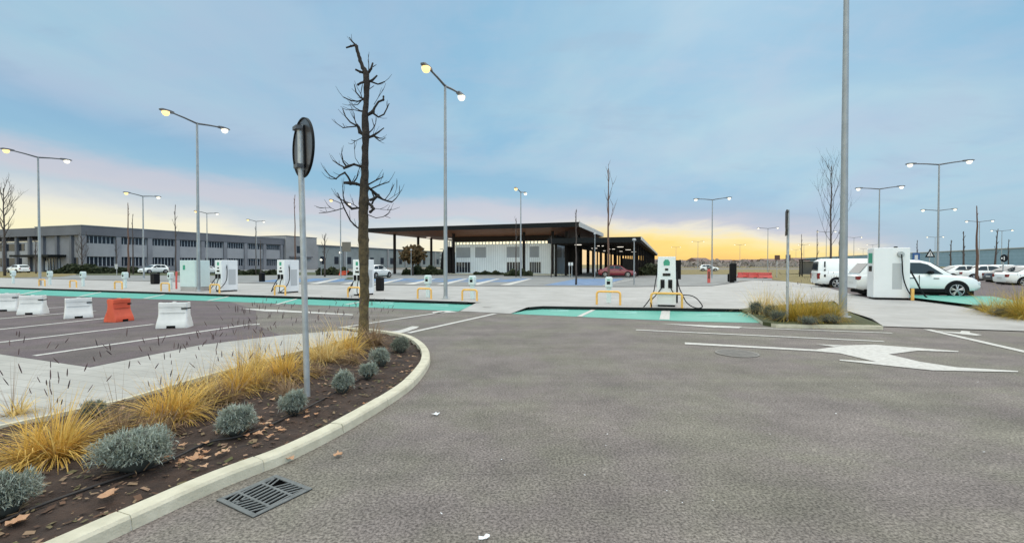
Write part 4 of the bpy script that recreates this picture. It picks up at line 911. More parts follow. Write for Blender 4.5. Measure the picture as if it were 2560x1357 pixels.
# ------------------------------------------------------------------ chargers
def cable(mb, pts, r=.018): mb.tube(smooth_pts([Vector(p) for p in pts], 2), r, 6)
def dc_charger(label, loc, w=.46, d=.93, h=1.62):
    t = thing('fast_charger', label, 'charger', loc, TH, 'white fast chargers behind the green bays')
    MB().bx(-w/2, w/2, 0, d, .06, h).build('cabinet', 'white_case', t, bevel=.02)
    MB().bx(-w/2+.03, w/2-.03, .03, d-.03, 0, .07).build('plinth', 'black', t)
    MB().bx(-.075, .055, -.008, .01, h-.27, h-.10).build('logo_badge', 'logo', t, bevel=.015)
    sm = MB(); sm.bx(-w/2-.002, w/2+.002, -.002, d+.002, .40, .408); sm.bx(w/2, w/2+.002, d*.38, d*.39, .409, h-.05); sm.build('door_seam', 'case_grey', t)
    MB().bx(-.05, .05, -.009, .01, h-.43, h-.36).build('card_reader', 'screen', t)
    MB().bx(-.10, .10, -.010, .01, h-.60, h-.51).build('screen', 'screen', t)
    for sx_ in (-.10, .10):
        MB().bx(sx_-.06, sx_+.06, -.05, .01, h-.93, h-.70).build('connector', 'black', t, bevel=.01)
    for sg_ in (-1, 1):
        x = sg_*(w/2+.004); MB().bx(min(x-sg_*.01, x), max(x-sg_*.01, x), d*.42, d*.86, .35, 1.15).build('grille', 'case_grey', t)
        mb = MB(); xo = sg_*(w/2+.02); cable(mb, [(xo, d*.30, h-.32), (xo+sg_*.05, d*.28, h-.6), (xo+sg_*.10, d*.2, .55), (sg_*(w/2+.10), -.10, .22), (sg_*.26, -.36, .03), (sg_*.16, -.2, .5), (sg_*.10, -.05, h-.92)], .02); mb.build('cable', 'cable', t, smooth=180)
        MB().bx(min(sg_*w/2, xo), max(sg_*w/2, xo), d*.27, d*.34, h-.38, h-.24).build('cable_socket', 'galv', t)
    return t
c1 = dc_charger('leftmost tall white charger, right of the pale cabinet', G(546, 729.5, Z))
dup(c1, G(702, 733, Z), TH, 'tall white charger directly left of the round sign pole')
dup(c1, G(893, 739, Z), TH, 'tall white charger behind the bare tree trunk')
# front-on charger
w, d, h = .60, .75, 1.66
t = thing('fast_charger', 'white charger with green badge seen front-on between yellow hoops', 'charger', G(1666, 767, Z), TH, 'white fast chargers behind the green bays')
MB().loft([[(-a, 0+y, z), (a, 0+y, z), (a, d, z), (-a, d, z)] for a, y, z in ((w/2, .06, .06), (w/2, .06, .42), (w/2*.98, .0, .44), (w/2*.98, 0, .80), (w/2*.92, 0, h))]).build('cabinet', 'white_case', t, bevel=.012)
MB().bx(-.27, .27, .10, d-.05, 0, .07).build('plinth', 'black', t)
lg = MB(); lg.prism_y([(-.09, 1.37), (-.10, 1.48), (-.05, 1.56), (.05, 1.56), (.10, 1.48), (.09, 1.37)], -.012, .01); lg.build('logo_badge', 'logo', t)
MB().bx(-.05, .05, -.014, .01, 1.20, 1.27).build('card_reader', 'screen', t); MB().bx(-.12, .12, -.014, .01, 1.02, 1.11).build('screen', 'screen', t)
for sx_ in (-.125, .115):
    MB().bx(sx_-.065, sx_+.065, -.014, .01, .62, .90).build('holster', 'screen', t); MB().bx(sx_-.035, sx_+.035, -.075, -.005, .66, .85).build('connector', 'black', t, bevel=.012)
for pts in ([(-.30, .3, 1.15), (-.36, .28, .8), (-.40, .1, .45), (-.62, -.25, .10), (-.78, -.30, -.07)], [(-.125, -.06, .66), (-.30, -.14, .42), (-.50, -.22, .20), (-.46, -.3, .02), (-.42, -.34, -.08)],
            [(.115, -.06, .66), (.24, -.14, .42), (.50, -.2, .42), (.85, -.2, .40), (1.1, -.25, .10), (1.05, -.3, .015), (.85, -.3, .015), (.62, -.22, .15), (.52, -.1, .35), (.36, .1, .7), (.33, .3, 1.15)]):
    mb = MB(); cable(mb, pts, .017); mb.build('cable', 'cable', t, smooth=180)
pb = G(1694, 764, Z); t2 = thing('black_panel', 'black louvred board on a post right of the front-on charger', 'panel', pb+YB*1.2, TH)
MB().bx(-.13, .13, -.04, .04, .86, 1.56).build('board', 'black', t2, bevel=.01); MB().bx(-.03, .03, -.03, .03, 0, .86).build('post', 'black', t2)
# large cabinet charger at the right
t = thing('cabinet_charger', 'large white charger cabinet beside the parked white SUV', 'charger', G(2183, 748, Z), TH, 'white fast chargers behind the green bays')
w, d, h = 1.20, .62, 2.06
MB().bx(0, w, 0, d, .07, h).build('cabinet', 'white_case', t, bevel=.02); MB().bx(.06, w-.04, .05, d-.04, -.02, .08).build('plinth', 'black', t)
MB().bx(.62, .94, -.006, .01, .42, 1.45).build('grille', 'case_grey', t)
MB().bx(-.006, .01, .12, d-.12, 1.45, 1.86).build('logo_badge', 'logo', t); MB().bx(-.008, .01, .16, d-.16, 1.12, 1.34).build('screen', 'screen', t)
MB().lathe([(.10, -.09), (.12, -.05), (.12, .01)], 16, (.88, 0, 1.80), 'y').build('cable_socket', 'galv', t, smooth=40)
mb = MB(); cable(mb, [(.88, -.09, 1.80), (.90, -.10, 1.5), (.93, -.09, .9), (1.06, -.08, .45), (1.25, -.05, .12), (1.42, .0, .02), (1.8, .15, .02)], .022); mb.build('cable', 'cable', t, smooth=180)
mb = MB(); cable(mb, [(w+.01, .3, 1.35), (w+.12, .28, 1.15), (w+.28, .2, .75), (w+.42, .15, .35), (w+.62, .1, .03), (w+.9, .02, .02), (w+1.1, -.1, .02)], .03); mb.build('charging_cable', 'cable', t, smooth=180)
MB().bx(.80, .90, .3, .38, h, h+.06).build('antenna', 'black', t)
mb = MB().bx(w-.01, w+.012, .08, d-.1, .55, 1.55); mb.build('side_panel', 'screen', t)
# small wall-box posts
def post_charger(label, loc):
    t = thing('charging_post', label, 'charging post', loc, TH, 'low charging posts along the bays')
    MB().bx(-.08, .08, -.05, .05, 0, .58).build('post', 'pale_case', t, bevel=.01)
    hd = MB().loft([[(-a, -b, z), (a, -b, z), (a, b, z), (-a, b, z)] for a, b, z in ((.08, .08, .54), (.125, .12, .60), (.125, .12, .88), (.10, .10, .95))]).build('head', 'pale_case', t, bevel=.02)
    MB().bx(-.06, .06, -.126, -.11, .68, .79).build('socket', 'black', hd); MB().bx(-.05, .05, -.124, -.11, .82, .86).build('status_light', 'logo', hd)
    return t
p1 = post_charger('low white charging post right of the far-left barriers, before the building', G(427, 722, Z))
for px, py, lb in ((313, 720, 'low white charging post left of the pollarded trunk'), (208, 716, 'low white charging post above the second barrier gap'), (125, 712, 'low white charging post just right of the leftmost lamp'), (33, 709, 'low white charging post nearest the left edge'), (1070, 743, 'low white charging post left of the lamp by the tree'), (1181, 747, 'low white charging post right of the lamp by the tree'), (1522, 757, 'low white charging post inside a wide yellow hoop')): dup(p1, G(px, py, Z), TH, lb)
def hoop(label, loc, w=.62, h=.42):
    t = MB(); r = .038; c = .09; pts = [(-w/2, 0, -.02), (-w/2, 0, h-c)]
    pts += [(-w/2+c-c*math.cos(q), 0, h-c+c*math.sin(q)) for q in (R(30), R(60), R(90))]
    pts += [(w/2-c+c*math.sin(q), 0, h-c+c*math.cos(q)) for q in (R(0), R(30), R(60), R(90))]+[(w/2, 0, -.02)]
    t.tube(pts, r, 10); o = t.build('guard_hoop', 'yellow', smooth=60, loc=loc, rz=TH); return tag(o, label, 'guard rail', 'yellow guard hoops at the chargers')
hoop('yellow hoop left of the lamp by the tree', G(1061, 747, Z)); hoop('yellow hoop right of the lamp, at the end of the left green strip', G(1174, 751.5, Z))
hoop('widest yellow hoop, around the low post before the red sedan', G(1521, 762, Z), .80, .46); hoop('yellow hoop standing before the front-on white charger', G(1666, 768.5, Z)+YB*.0, .95, .46)
for px, py, lb in ((413, 728, 'pale yellow hoop left of the pale cabinet'), (296, 723, 'faint yellow hoop left of the pollarded trunk base'), (183, 719, 'faint yellow hoop between barriers two and three'), (105, 715, 'faint reddish yellow hoop at the leftmost lamp foot'), (537, 733, 'pale yellow hoop before the leftmost tall charger'), (700, 738, 'pale yellow hoop before the charger by the sign pole'), (885, 743, 'yellow hoop before the charger behind the tree')): hoop(lb, G(px, py, Z), .62, .42)
mb = MB().bx(-.045, .045, -.045, .045, 0, .46); tag(mb.build('guard_post', 'yellow', bevel=.01, loc=G(2281, 751, Z), rz=TH), 'short orange yellow post at the foot of the large charger', 'bollard')
# equipment cabinet
t = thing('equipment_cabinet', 'pale green-white double-door equipment cabinet beside a lamp pole', 'cabinet', G(450, 727, Z), TH)
MB().bx(0, 1.15, 0, .8, .22, 1.62).build('cabinet', 'pale_case', t, bevel=.015); MB().bx(.02, 1.13, .02, .78, 0, .22).build('plinth', 'paving', t)
MB().bx(.62, 1.13, -.010, .01, .26, 1.58).build('door', 'pale_case', t, bevel=.004); MB().bx(.24, .40, -.010, .01, 1.12, 1.36).build('logo_badge', 'logo', t)
mb = MB().tube([(0, 0, 0), (0, 0, .5), (.02, 0, 1.0)], [.05, .045, .05], 8); tag(mb.build('bollard', 'plastic_r', loc=G(441, 722, Z), smooth=60), 'thin dark red stand between charging post and pale cabinet', 'bollard')
# bins
def bin_(px, ytop, ybase, wpx, label, z=Z):
    b = G(px, ybase, z); h = P(px, ytop, b.y).z-z; w = wpx/F*b.y/2; t = thing('litter_bin', label, 'bin', b, TH, 'black litter bins')
    MB().loft([[(-a, -a, q), (a, -a, q), (a, a, q), (-a, a, q)] for a, q in ((w*.92, 0), (w, h*.12), (w, h*.86), (w*.95, h*.88))]).build('bin_body', 'black', t, bevel=.015)
    MB().loft([[(-a, -a, q), (a, -a, q), (a, a, q), (-a, a, q)] for a, q in ((w*1.04, h*.88), (w*1.04, h*.94), (w*.7, h))]).build('lid', 'black', t, bevel=.01); return t
bin_(950, 692, 727, 15, 'black litter bin right of the charger behind the tree'); bin_(388, 683, 710, 14, 'black litter bin left of the pale cabinet'); bin_(655, 681, 704, 10, 'small far black bin between two white chargers', 0)
bin_(1832, 657, 706, 15, 'tall black bin column beside the red plastic barriers', 0); bin_(1824, 684, 704, 9, 'low black bin at the foot of the tall black column', 0)
# red fire post
t = thing('fire_post', 'red post with dark cap standing on the far pavement', 'bollard', G(1772, 707, 0), TH)
MB().bx(-.11, .11, -.11, .11, 0, 1.15).build('post', 'plastic_r', t, bevel=.02); MB().bx(-.16, .16, -.16, .16, 1.15, 1.30).build('cap', 'car_dark', t, bevel=.02); MB().bx(-.06, .06, -.118, -.11, .35, .95).build('plate', 'brown_sign', t)

# ------------------------------------------------------------------ water-filled barriers
def barrier(label, loc, m, rz, L_=.60, grp='small plastic barriers at the bay ends'):
    t = thing('plastic_barrier', label, 'barrier', loc, rz, grp)
    prof = [(.20, .0), (.205, .07), (.175, .16), (.115, .30), (.10, .42), (.105, .52), (.09, .60)]
    rings = []
    xs = [(-.50, .80), (-.46, 1.0), (-.30, 1.0), (-.16, 1.0), (.16, 1.0), (.30, 1.0), (.46, 1.0), (.50, .80)]
    for fx, k in xs:
        x = fx*L_; full = []
        for y, z in prof: full.append((x*(1-.0*z)+(.05*L_*(1 if fx > 0 else -1)*(max(0, .30-z)/.30) if abs(fx) > .4 else 0), y*k, z))
        ring = full+[(p[0], -p[1], p[2]) for p in full[::-1]]; rings.append(ring[::-1])
    MB().loft(rings).build('body', m, t, smooth=32, bevel=.012)
    mb = MB(); mb.bx(-.15*L_, .15*L_, -.21, .21, -.002, .065); mb.build('forklift_slot', 'dark_gap', t)
    mb = MB(); mb.bx(-.49*L_, .49*L_, -.112, .112, .475, .60); mb.build('top_rail', m, t, bevel=.02)
    MB().lathe([(.045, .598), (.045, .612), (.03, .616)], 12, (.0, 0, 0)).build('filler_cap', m, t)
    mb = MB()
    mb.bx(.30*L_, .502*L_, -.118, .118, .44, .47)
    mb.build('joint_slot', 'dark_gap', t)
    mb = MB()
    for s_ in (-1, 1): mb.bx(-.42*L_, .42*L_, s_*.118-.006, s_*.118+.006, .355, .375)
    mb.build('groove', m, t)
    return t
b1 = barrier('white barrier nearest the planted bed, rightmost of the row', G(437, 818), 'plastic_w', TH+R(34))
barrier('orange red barrier, the only coloured one of the row', G(298, 803), 'plastic_o', TH+R(98), .46)
dup(b1, G(197, 794), TH+R(62), 'white barrier directly left of the orange one', .93); dup(b1, G(83, 785), TH+R(38), 'white barrier second from the left edge', .95); dup(b1, G(18, 777), TH+R(42), 'white barrier cut by the left edge', .95); 
rb = [(1860, 694, 0), (1886, 694.5, 3), (1912, 695, -4)]
for (px, py, q), lb in zip(rb, ('left one of three far red barriers beside the black column', 'middle one of three far red barriers', 'right one of three far red barriers')): dup_ = barrier(lb, G(px, py, .02), 'plastic_r', TH+R(15+q), 1.35, 'far red plastic barriers')
barrier('far orange red barrier lying right of the sign pole', G(856, 685.5, .02), 'plastic_o', TH+R(60), 3.0, None) if False else None
ob = barrier('far orange barrier right of the round sign pole', G(862, 688, .02), 'plastic_o', TH+R(80), 1.6, None)

# ------------------------------------------------------------------ vehicles
def interp(prof, x):
    for (x0, y0), (x1, y1) in zip(prof, prof[1:]):
        if x0 <= x <= x1: return y0+(y1-y0)*(x-x0)/(x1-x0) if x1 > x0 else y1
    return prof[-1][1] if x > prof[-1][0] else prof[0][1]
def car(name, label, cat, loc, rz, paint, L_, W_, belt, cabin, wheels, wr, wins, ground=.22, clad=False, group=None, extras=None, tl=(.70, .92), hl=(.62, .78)):
    """belt: deck height along x (0 rear .. L front); cabin: roof profile; wins: side windows as (x,z) outlines"""
    t = thing(name, label, cat, loc, rz, group); hw = W_/2
    def plan(x):
        k = min(x, L_-x); return hw*(1 if k > .55 else .80+.20*math.sin(min(1, max(0, k)/.55)*math.pi/2))
    xs = sorted(set([0, .04, .12, .25, .45]+[L_-.45, L_-.25, L_-.12, L_-.04, L_]+[L_*k/14 for k in range(2, 13)]))
    rings = []
    for x in xs:
        w_ = plan(x); zb = interp(belt, x); k = min(x, L_-x); g = ground+(.10*(1-min(1, k/.3)) if k < .3 else 0)
        half = [(w_*.86, g), (w_*.985, g+.10), (w_*1.0, g+(zb-g)*.38), (w_*1.0, g+(zb-g)*.62), (w_*.975, zb-.10), (w_*.93, zb-.025), (w_*.84, zb)]
        ring = [(x-L_/2, y, z) for y, z in half]+[(x-L_/2, 0, zb+.012)]+[(x-L_/2, -y, z) for y, z in half[::-1]]
        rings.append(ring)
    body = MB().loft(rings).build('body', paint, t, smooth=50)
    SL = .27
    cx = [c[0] for c in cabin]; rings = []
    for x, zc in cabin:
        zb = interp(belt, x)-.03; hb = plan(x)*.92; zc = max(zc, zb+.02); ht = hb-(zc-zb)*SL; r = min(.07, (zc-zb)*.4)
        half = [(hb, zb), (hb-(zc-zb-r)*SL, zc-r), (ht-r*.5, zc-r*.25), (ht-r*1.6, zc)]
        rings.append([(x-L_/2, y, z) for y, z in half]+[(x-L_/2, 0, zc+.012)]+[(x-L_/2, -y, z) for y, z in half[::-1]])
    MB().loft(rings).build('roof', paint, t, smooth=40)
    def sy(x, z): zb = interp(belt, x)-.03; return plan(x)*.92-(z-zb)*SL
    for s_ in (-1, 1):
        for o in wins:
            a = [(x-L_/2, s_*(sy(x, z)+.012), z) for x, z in o]; b = [(x-L_/2, s_*(sy(x, z)-.03), z) for x, z in o]
            n = len(a); mb = MB(); mb.add(a+b, [tuple(range(n)), tuple(range(n, 2*n))]+[(i, (i+1) % n, n+(i+1) % n, n+i) for i in range(n)]); mb.build('side_window', 'car_glass', t)
    for end in (0, 1):                          # windscreen and rear window on the steepest end slopes
        seg = cabin[:2] if end == 0 else cabin[-2:]
        (x0, z0), (x1, z1) = seg if end == 0 else seg[::-1]; zb = interp(belt, x0)
        z0 = max(z0, zb+.05); fx = lambda f: x0+(x1-x0)*f; fz = lambda f: z0+(z1-z0)*f
        o = .014*(1 if end else -1); pts = []
        for f in (.06, .9):
            x, z = fx(f), fz(f); y = sy(x, z)-.07; pts += [(x-L_/2+o, -y, z+.012), (x-L_/2+o, y, z+.012)]
        MB().add([pts[0], pts[1], pts[3], pts[2]], [(0, 1, 2, 3)]).build('windscreen' if end else 'rear_window', 'car_glass', t)
    for x in wheels:
        for s_ in (-1, 1):
            xo = x-L_/2; y = s_*hw
            mb = MB(); R_ = wr+.075; arc = [(xo+R_*math.cos(q), wr+R_*math.sin(q)) for q in [R(-18+216*k/16) for k in range(17)]]
            mb.prism_y(arc, min(y-s_*.35, y+s_*.010), max(y-s_*.35, y+s_*.010)); mb.build('wheel_arch', 'trim', t)
            wl = MB().lathe([(wr*.70, -.10), (wr*.94, -.105), (wr, -.07), (wr, .07), (wr*.94, .105), (wr*.70, .10)], 26, (xo, y-s_*.085, wr), 'y').build('wheel', 'tyre', t, smooth=50)
            mb = MB(); yy = y+s_*.018; mb.lathe([(wr*.72, -.006), (wr*.72, .006)], 24, (xo, y-s_*.02, wr), 'y'); mb.build('rim_back', 'trim', wl)
            mb = MB()
            for k in range(5):
                q = 2*math.pi*k/5+.3; c_, s__ = math.cos(q), math.sin(q)
                for dq in (-.18, .18):
                    a = (xo+.05*c_, wr+.05*s__); b_ = (xo+wr*.68*math.cos(q+dq), wr+wr*.68*math.sin(q+dq)); mb.tube([(a[0], yy, a[1]), (b_[0], yy-s_*.012, b_[1])], [.032, .024], 5)
            mb.lathe([(.06, -.01), (.06, .012)], 12, (xo, yy, wr), 'y')
            pts = [(xo+wr*.70*math.cos(2*math.pi*k/24), yy-s_*.016, wr+wr*.70*math.sin(2*math.pi*k/24)) for k in range(25)]; mb.tube(pts, .018, 5, False)
            mb.build('rim', 'rim', wl, smooth=60)
    MB().bx(-L_/2+.25, L_/2-.25, -hw+.10, hw-.10, .13, ground+.05).build('underbody', 'dark_gap', t)  # low black box added beneath the car to deepen its contact shadow
    if clad:
        for s_ in (-1, 1): y = s_*(hw+.006); MB().bx(wheels[0]+wr-L_/2, wheels[1]-wr-L_/2, min(y, y-s_*.08), max(y, y-s_*.08), ground-.02, ground+.13).build('sill_cladding', 'trim', t, bevel=.01)
    zf = interp(belt, L_-.15); zr = interp(belt, .1)
    for s_ in (-1, 1):
        w0 = plan(.1); y = s_*w0
        MB().bx(-L_/2-.008, -L_/2+.16, min(y*.70, y*1.0), max(y*.70, y*1.0), zr*tl[0], zr*tl[1]).build('tail_light', 'tail', t, bevel=.02)
        MB().bx(L_/2-.22, L_/2-.012, min(y*.66, y*1.0), max(y*.66, y*1.0), zf*hl[0], zf*hl[1]).build('headlight', 'head', t, bevel=.03)
        xm = cabin[-2][0]-.12; zb = interp(belt, xm); y = s_*(hw+.02); MB().bx(xm-L_/2-.04, xm-L_/2+.09, min(y-s_*.12, y+s_*.12), max(y-s_*.12, y+s_*.12), zb+.02, zb+.16).build('mirror', 'trim' if clad else paint, t, bevel=.03)
        for hx in (.42, .62): 
            y = s_*(hw+.004); MB().bx(L_*hx-L_/2, L_*hx-L_/2+.18, min(y, y-s_*.05), max(y, y-s_*.05), interp(belt, L_*hx)-.17, interp(belt, L_*hx)-.14).build('door_handle', 'trim' if clad else paint, t)
    MB().bx(L_/2-.10, L_/2-.002+.004, -.30, .30, ground+.18, ground+.36).build('grille', 'trim', t, bevel=.01)
    MB().bx(L_/2-.02, L_/2+.008, -.26, .26, ground+.16, ground+.26).build('number_plate', 'sticker', t)
    MB().bx(-L_/2-.008, -L_/2+.02, -.26, .26, zr*.58, zr*.58+.11).build('rear_plate', 'sticker', t)
    if extras: extras(t, L_, hw)
    return t
SUVB = [(0, .88), (.15, .96), (.6, .985), (3.0, .97), (3.3, .955), (3.9, .89), (4.12, .80), (4.25, .62)]
SUVC = [(.10, .98), (.50, 1.50), (.95, 1.585), (1.7, 1.61), (2.25, 1.585), (2.62, 1.49), (3.28, .97)]
suv_w = [[(.75, 1.05), (1.48, 1.02), (1.48, 1.46), (.95, 1.42)], [(1.56, 1.02), (2.98, 1.00), (2.50, 1.40), (2.25, 1.475), (1.56, 1.48)]]
a_, b_ = AB(G(2392, 746, .1))
def suv_extra(t, L_, hw):
    MB().bx(.01, .03, -hw-.004, -hw+.02, .45, .95).build('door_seam', 'trim', t); MB().bx(-.62, -.60, -hw-.004, -hw+.02, .45, .95).build('door_seam', 'trim', t)
    MB().lathe([(.06, -.01), (.06, .02)], 12, (-.42, -hw, .98), 'y').build('charge_port', 'black', t)
car('suv', 'white SUV plugged in beside the large charger cabinet', 'SUV', W(a_-(3.40-4.25/2), b_+.9, .10), TH, 'car_white', 4.25, 1.80, SUVB, SUVC, (.78, 3.40), .335, suv_w, .26, True, None, suv_extra, (.78, .95), (.70, .86))
VB = [(0, .98), (.1, 1.05), (3.2, 1.05), (3.6, 1.0), (4.2, .88), (4.38, .70)]; VC = [(.03, 1.02), (.10, 1.68), (.35, 1.80), (2.6, 1.82), (2.95, 1.72), (3.62, 1.03)]
v_w = [[(2.35, 1.12), (3.40, 1.10), (2.95, 1.62), (2.35, 1.64)]]
a_, b_ = AB(G(2092, 722, .02))
def van_extra(t, L_, hw):
    zb = 1.02
    mb = MB(); y = -hw-.004; mb.prism_y([(-.9, .72), (.2, 1.0), (1.4, 1.0), (1.0, .42), (-.25, .40)], y, y+.02); mb.build('side_graphic', 'wrap_grey', t)
    for z0, z1 in ((1.30, 1.66), (1.08, 1.18), (.72, .86)): MB().bx(-L_/2+.30, -L_/2+.38, -hw-.004+(max(0, z0-1.0))*.24, -hw+.06, z0, z1).build('rear_pillar_trim', 'trim', t)
car('van', 'white panel van parked behind the large charger cabinet', 'van', W(a_-(.95-4.4/2), b_+.93, .03), TH, 'car_white', 4.4, 1.82, VB, VC, (.95, 3.5), .32, v_w, .22, False, None, van_extra, (.55, .9))
SB = [(0, .82), (.12, .92), (1.0, .94), (3.1, .90), (4.0, .78), (4.3, .58)]; SC = [(.55, .95), (1.25, 1.36), (1.7, 1.43), (2.3, 1.42), (2.65, 1.34), (3.3, .90)]
s_w = [[(1.05, .99), (1.85, .98), (1.85, 1.35), (1.40, 1.32)], [(1.92, .98), (3.0, .94), (2.60, 1.26), (2.3, 1.35), (1.92, 1.36)]]
HB = [(0, .85), (.1, .96), (3.0, .93), (3.7, .82), (3.95, .60)]; HCB = [(.08, .97), (.42, 1.36), (.9, 1.46), (1.8, 1.47), (2.2, 1.40), (2.95, .94)]
h_w = [[(.55, 1.02), (1.30, 1.0), (1.30, 1.38), (.75, 1.34)], [(1.37, 1.0), (2.65, .97), (2.2, 1.32), (1.9, 1.40), (1.37, 1.40)]]
def sedan(label, loc, rz, paint, group=None): return car('sedan', label, 'car', loc, rz, paint, 4.3, 1.76, SB, SC, (.85, 3.45), .31, s_w, .2, False, group)
def hatch(label, loc, rz, paint, group=None): return car('hatchback', label, 'car', loc, rz, paint, 3.95, 1.74, HB, HCB, (.72, 3.2), .31, h_w, .2, False, group)
RD = 'cars parked at the right'
sedan('maroon sedan parked beside the dark canopy', G(1541, 693)+YB*.9, TH, 'car_red')
h1 = hatch('white hatchback right of the charger behind the tree', G(958, 695)+XA*-.9, TH+R(90), 'car_white')
dup(h1, G(394, 684)+XA*-.9, TH+R(-90), 'white car on the grass side before the grey building middle')
dup(h1, G(524, 686)+XA*-.9, TH+R(90), 'white car peeping out left of the leftmost tall charger')
dup(h1, G(46, 682), TH+R(180), 'white car at the grey building entrance'); dup(h1, G(1772, 678), TH, 'tiny far white car beyond the red post')
s1 = sedan('white sedan just behind the white SUV bonnet', G(2412, 702), TH, 'car_white', RD)
dup(s1, G(2465, 703), TH, 'white sedan behind the bare reddish trunk'); dup(h1, G(2526, 702), TH, 'white hatchback right of the small red car')['group'] = RD
h2 = hatch('small red car among white cars at the right', G(2494, 700), TH, 'car_red', RD); s2 = sedan('dark grey sedan at the right edge of the parked row', G(2560, 710), TH, 'car_dark', RD)
dup(s1, G(2600, 716), TH, 'white sedan cut by the right edge of the picture')

# ------------------------------------------------------------------ grey school-like building (left)
A0, B0 = -109.3, 57.7
gb = thing('grey_building', 'long two-storey grey building with window bands and flat roof', 'building', W(A0, B0), TH)
def part(name, mb, m, parent=gb, **kw): return mb.build(name, m, parent, **kw)
part('wall', MB().bx(-14, -.45, .45, 49.4, 0, 7.5), 'grey_wall')
rf = part('roof_fascia', MB().bx(-14.5, .35, -.35, 49.6, 7.35, 9.15), 'fascia'); part('roof_coping', MB().bx(-14.6, .45, -.45, 49.7, 9.15, 9.3), 'panel', rf)
for k in range(9): part('pilaster', MB().bx(-.449, .25, k*6.1+.10-.45, k*6.1+.55, 0, 7.34), 'grey_wall')
for k in range(8):
    y0, y1 = k*6.1+.6, k*6.1+5.65
    part('spandrel_panel', MB().bx(-.448, .02, y0, y1, 3.1, 5.75), 'panel'); part('plinth', MB().bx(-.448, -.05, y0, y1, 0, 1.15), 'grey_wall')
    for z0, z1 in ((5.78, 7.2), (1.18, 3.05)):
        wn = part('window', MB().bx(-.448, -.40, y0, y1, z0, z1), 'pane'); mb = MB(); n = 7
        for j in range(n+1): yy = y0+(y1-y0)*j/n; mb.bx(-.398, -.33, yy-.05, yy+.05, z0, z1)
        mb.build('window_frame', 'frame_w', wn)
# entrance wing running left from the corner
part('wall', MB().bx(-60, -.46, .46, 8, 0, 6.3), 'panel'); rf2 = part('roof_fascia', MB().bx(-60, -14.6, -.35, 12, 7.35, 9.05), 'fascia')
for k in range(8): part('pillar', MB().bx(-4.2-k*4.6, -3.5-k*4.6, .0, .44, 0, 7.34), 'fascia')
cnp = part('entrance_canopy', MB().bx(-19, -6, -2.4, .45, 3.0, 3.45), 'pav_roof'); part('entrance_screen', MB().bx(-14, -8, .30, .45, 0, 2.7), 'pane')
mb = MB()
for k in range(7): mb.bx(-14+k, -13.86+k, .2, .299, 0, 2.7)
part('door', mb, 'frame_w'); part('lobby_panel', MB().bx(-12.6, -11.6, .26, .299, .3, 2.2), 'frame_w')
for x0, x1 in ((-40, -32), (-29, -21), (-5, -2.2)): wn = part('window', MB().bx(x0, x1, .40, .459, 1.0, 2.9), 'pane')
for x0, x1 in ((-40, -30), (-29, -20)): part('window', MB().bx(x0, x1, .40, .459, 4.4, 5.9), 'pane')
# pale block and the long low range beyond
pb_ = thing('pale_block', 'pale taller end block adjoining the grey building', 'building', W(A0, B0), TH)
part('wall', MB().bx(-12, .8, 49.9, 62.5, 0, 10.0), 'pale_block', pb_); part('coping', MB().bx(-12.1, .9, 49.8, 62.6, 10.0, 10.2), 'fascia', pb_)
part('window', MB().bx(.801, .83, 54, 56.5, 5, 7.2), 'pane', pb_); part('canopy', MB().bx(.801, 1.6, 51, 60, 3.6, 4.0), 'fascia', pb_)
lr = thing('low_range', 'long low green-grey building stretching behind the pavilion', 'building', W(A0, B0), TH)
part('wall', MB().bx(-12, 0, 62.8, 200, 0, 7.6), 'green_grey', lr); part('roof_edge', MB().bx(-12.2, .3, 62.7, 200.2, 7.6, 8.0), 'fascia', lr)
for k in range(20): part('window', MB().bx(.001, .03, 65+k*6.7, 67.2+k*6.7, 1.6, 4.2), 'pane', lr)
for k in range(0, 20, 2): part('pilaster', MB().bx(.031, .5, 62.8+k*6.7, 63.5+k*6.7, 0, 7.59), 'pale_block', lr)
# hedges
def hedge(px0, px1, py, h, d, label, m='hedge', n=1500, s=.35, name='hedge'):
    a, b = G(px0, py), G(px1, py); rnd = random.Random(int(px0)); t = thing(name, label, 'hedge', (a+b)/2, 0); mb = MB(); dv = (b-a)/2; nn = Vector((-dv.y, dv.x, 0)).normalized()
    for _ in range(n):
        f = rnd.uniform(-1, 1); hh = h*(.72+.28*math.sin(f*9+px0)+rnd.uniform(-.12, .12))*(1-abs(f)**6*.6); p = dv*f+nn*rnd.uniform(-d, d)+Vector((0, 0, rnd.uniform(0, 1)**.7*hh))
        u_ = Vector((rnd.uniform(-1, 1), rnd.uniform(-1, 1), rnd.uniform(-1, 1))).normalized()*s*rnd.uniform(.4, 1); v_ = u_.orthogonal().normalized()*s*rnd.uniform(.3, .8); mb.add([p-u_-v_, p+u_-v_, p+u_+v_, p-u_+v_], [(0, 1, 2, 3)])
    mb.build('foliage', m, t); return t
hedge(150, 262, 684, 1.35, 1.0, 'dark clipped hedge mound before the grey building corner', n=2600)
hedge(262, 360, 683, .9, .8, 'low dark hedge under the grey building windows', n=1800)
hedge(795, 880, 688, 1.0, .7, 'low dark hedge right of the sign pole', n=1500, s=.25)
hedge(560, 700, 687, .7, .8, 'low green hedge behind the two left chargers', 'hedge', 1500, .25)
hedge(1010, 1110, 687, 1.2, .9, 'brown green hedge beneath the left pavilion overhang', 'hedge', 1500, .3)
hedge(1262, 1330, 690, .9, .6, 'small dark shrub bed before the pavilion wall', 'hedge', 900, .2)
hedge(1185, 1260, 687, .5, .5, 'low dark planting along the left pavilion wall', 'hedge', 700, .2)
hedge(1600, 1660, 688, 1.5, 1.2, 'olive hedge right of the dark canopy', 'hedge', 1500, .3)
tr = treeat(1032, 618, 688, r=.14, m='bark_far', nb=6, spread=.8, start=.3, label='rust leaved small tree under the left pavilion overhang', blen=.3, name='leafy_tree', grp=None)
mb = MB(); rnd = random.Random(3)
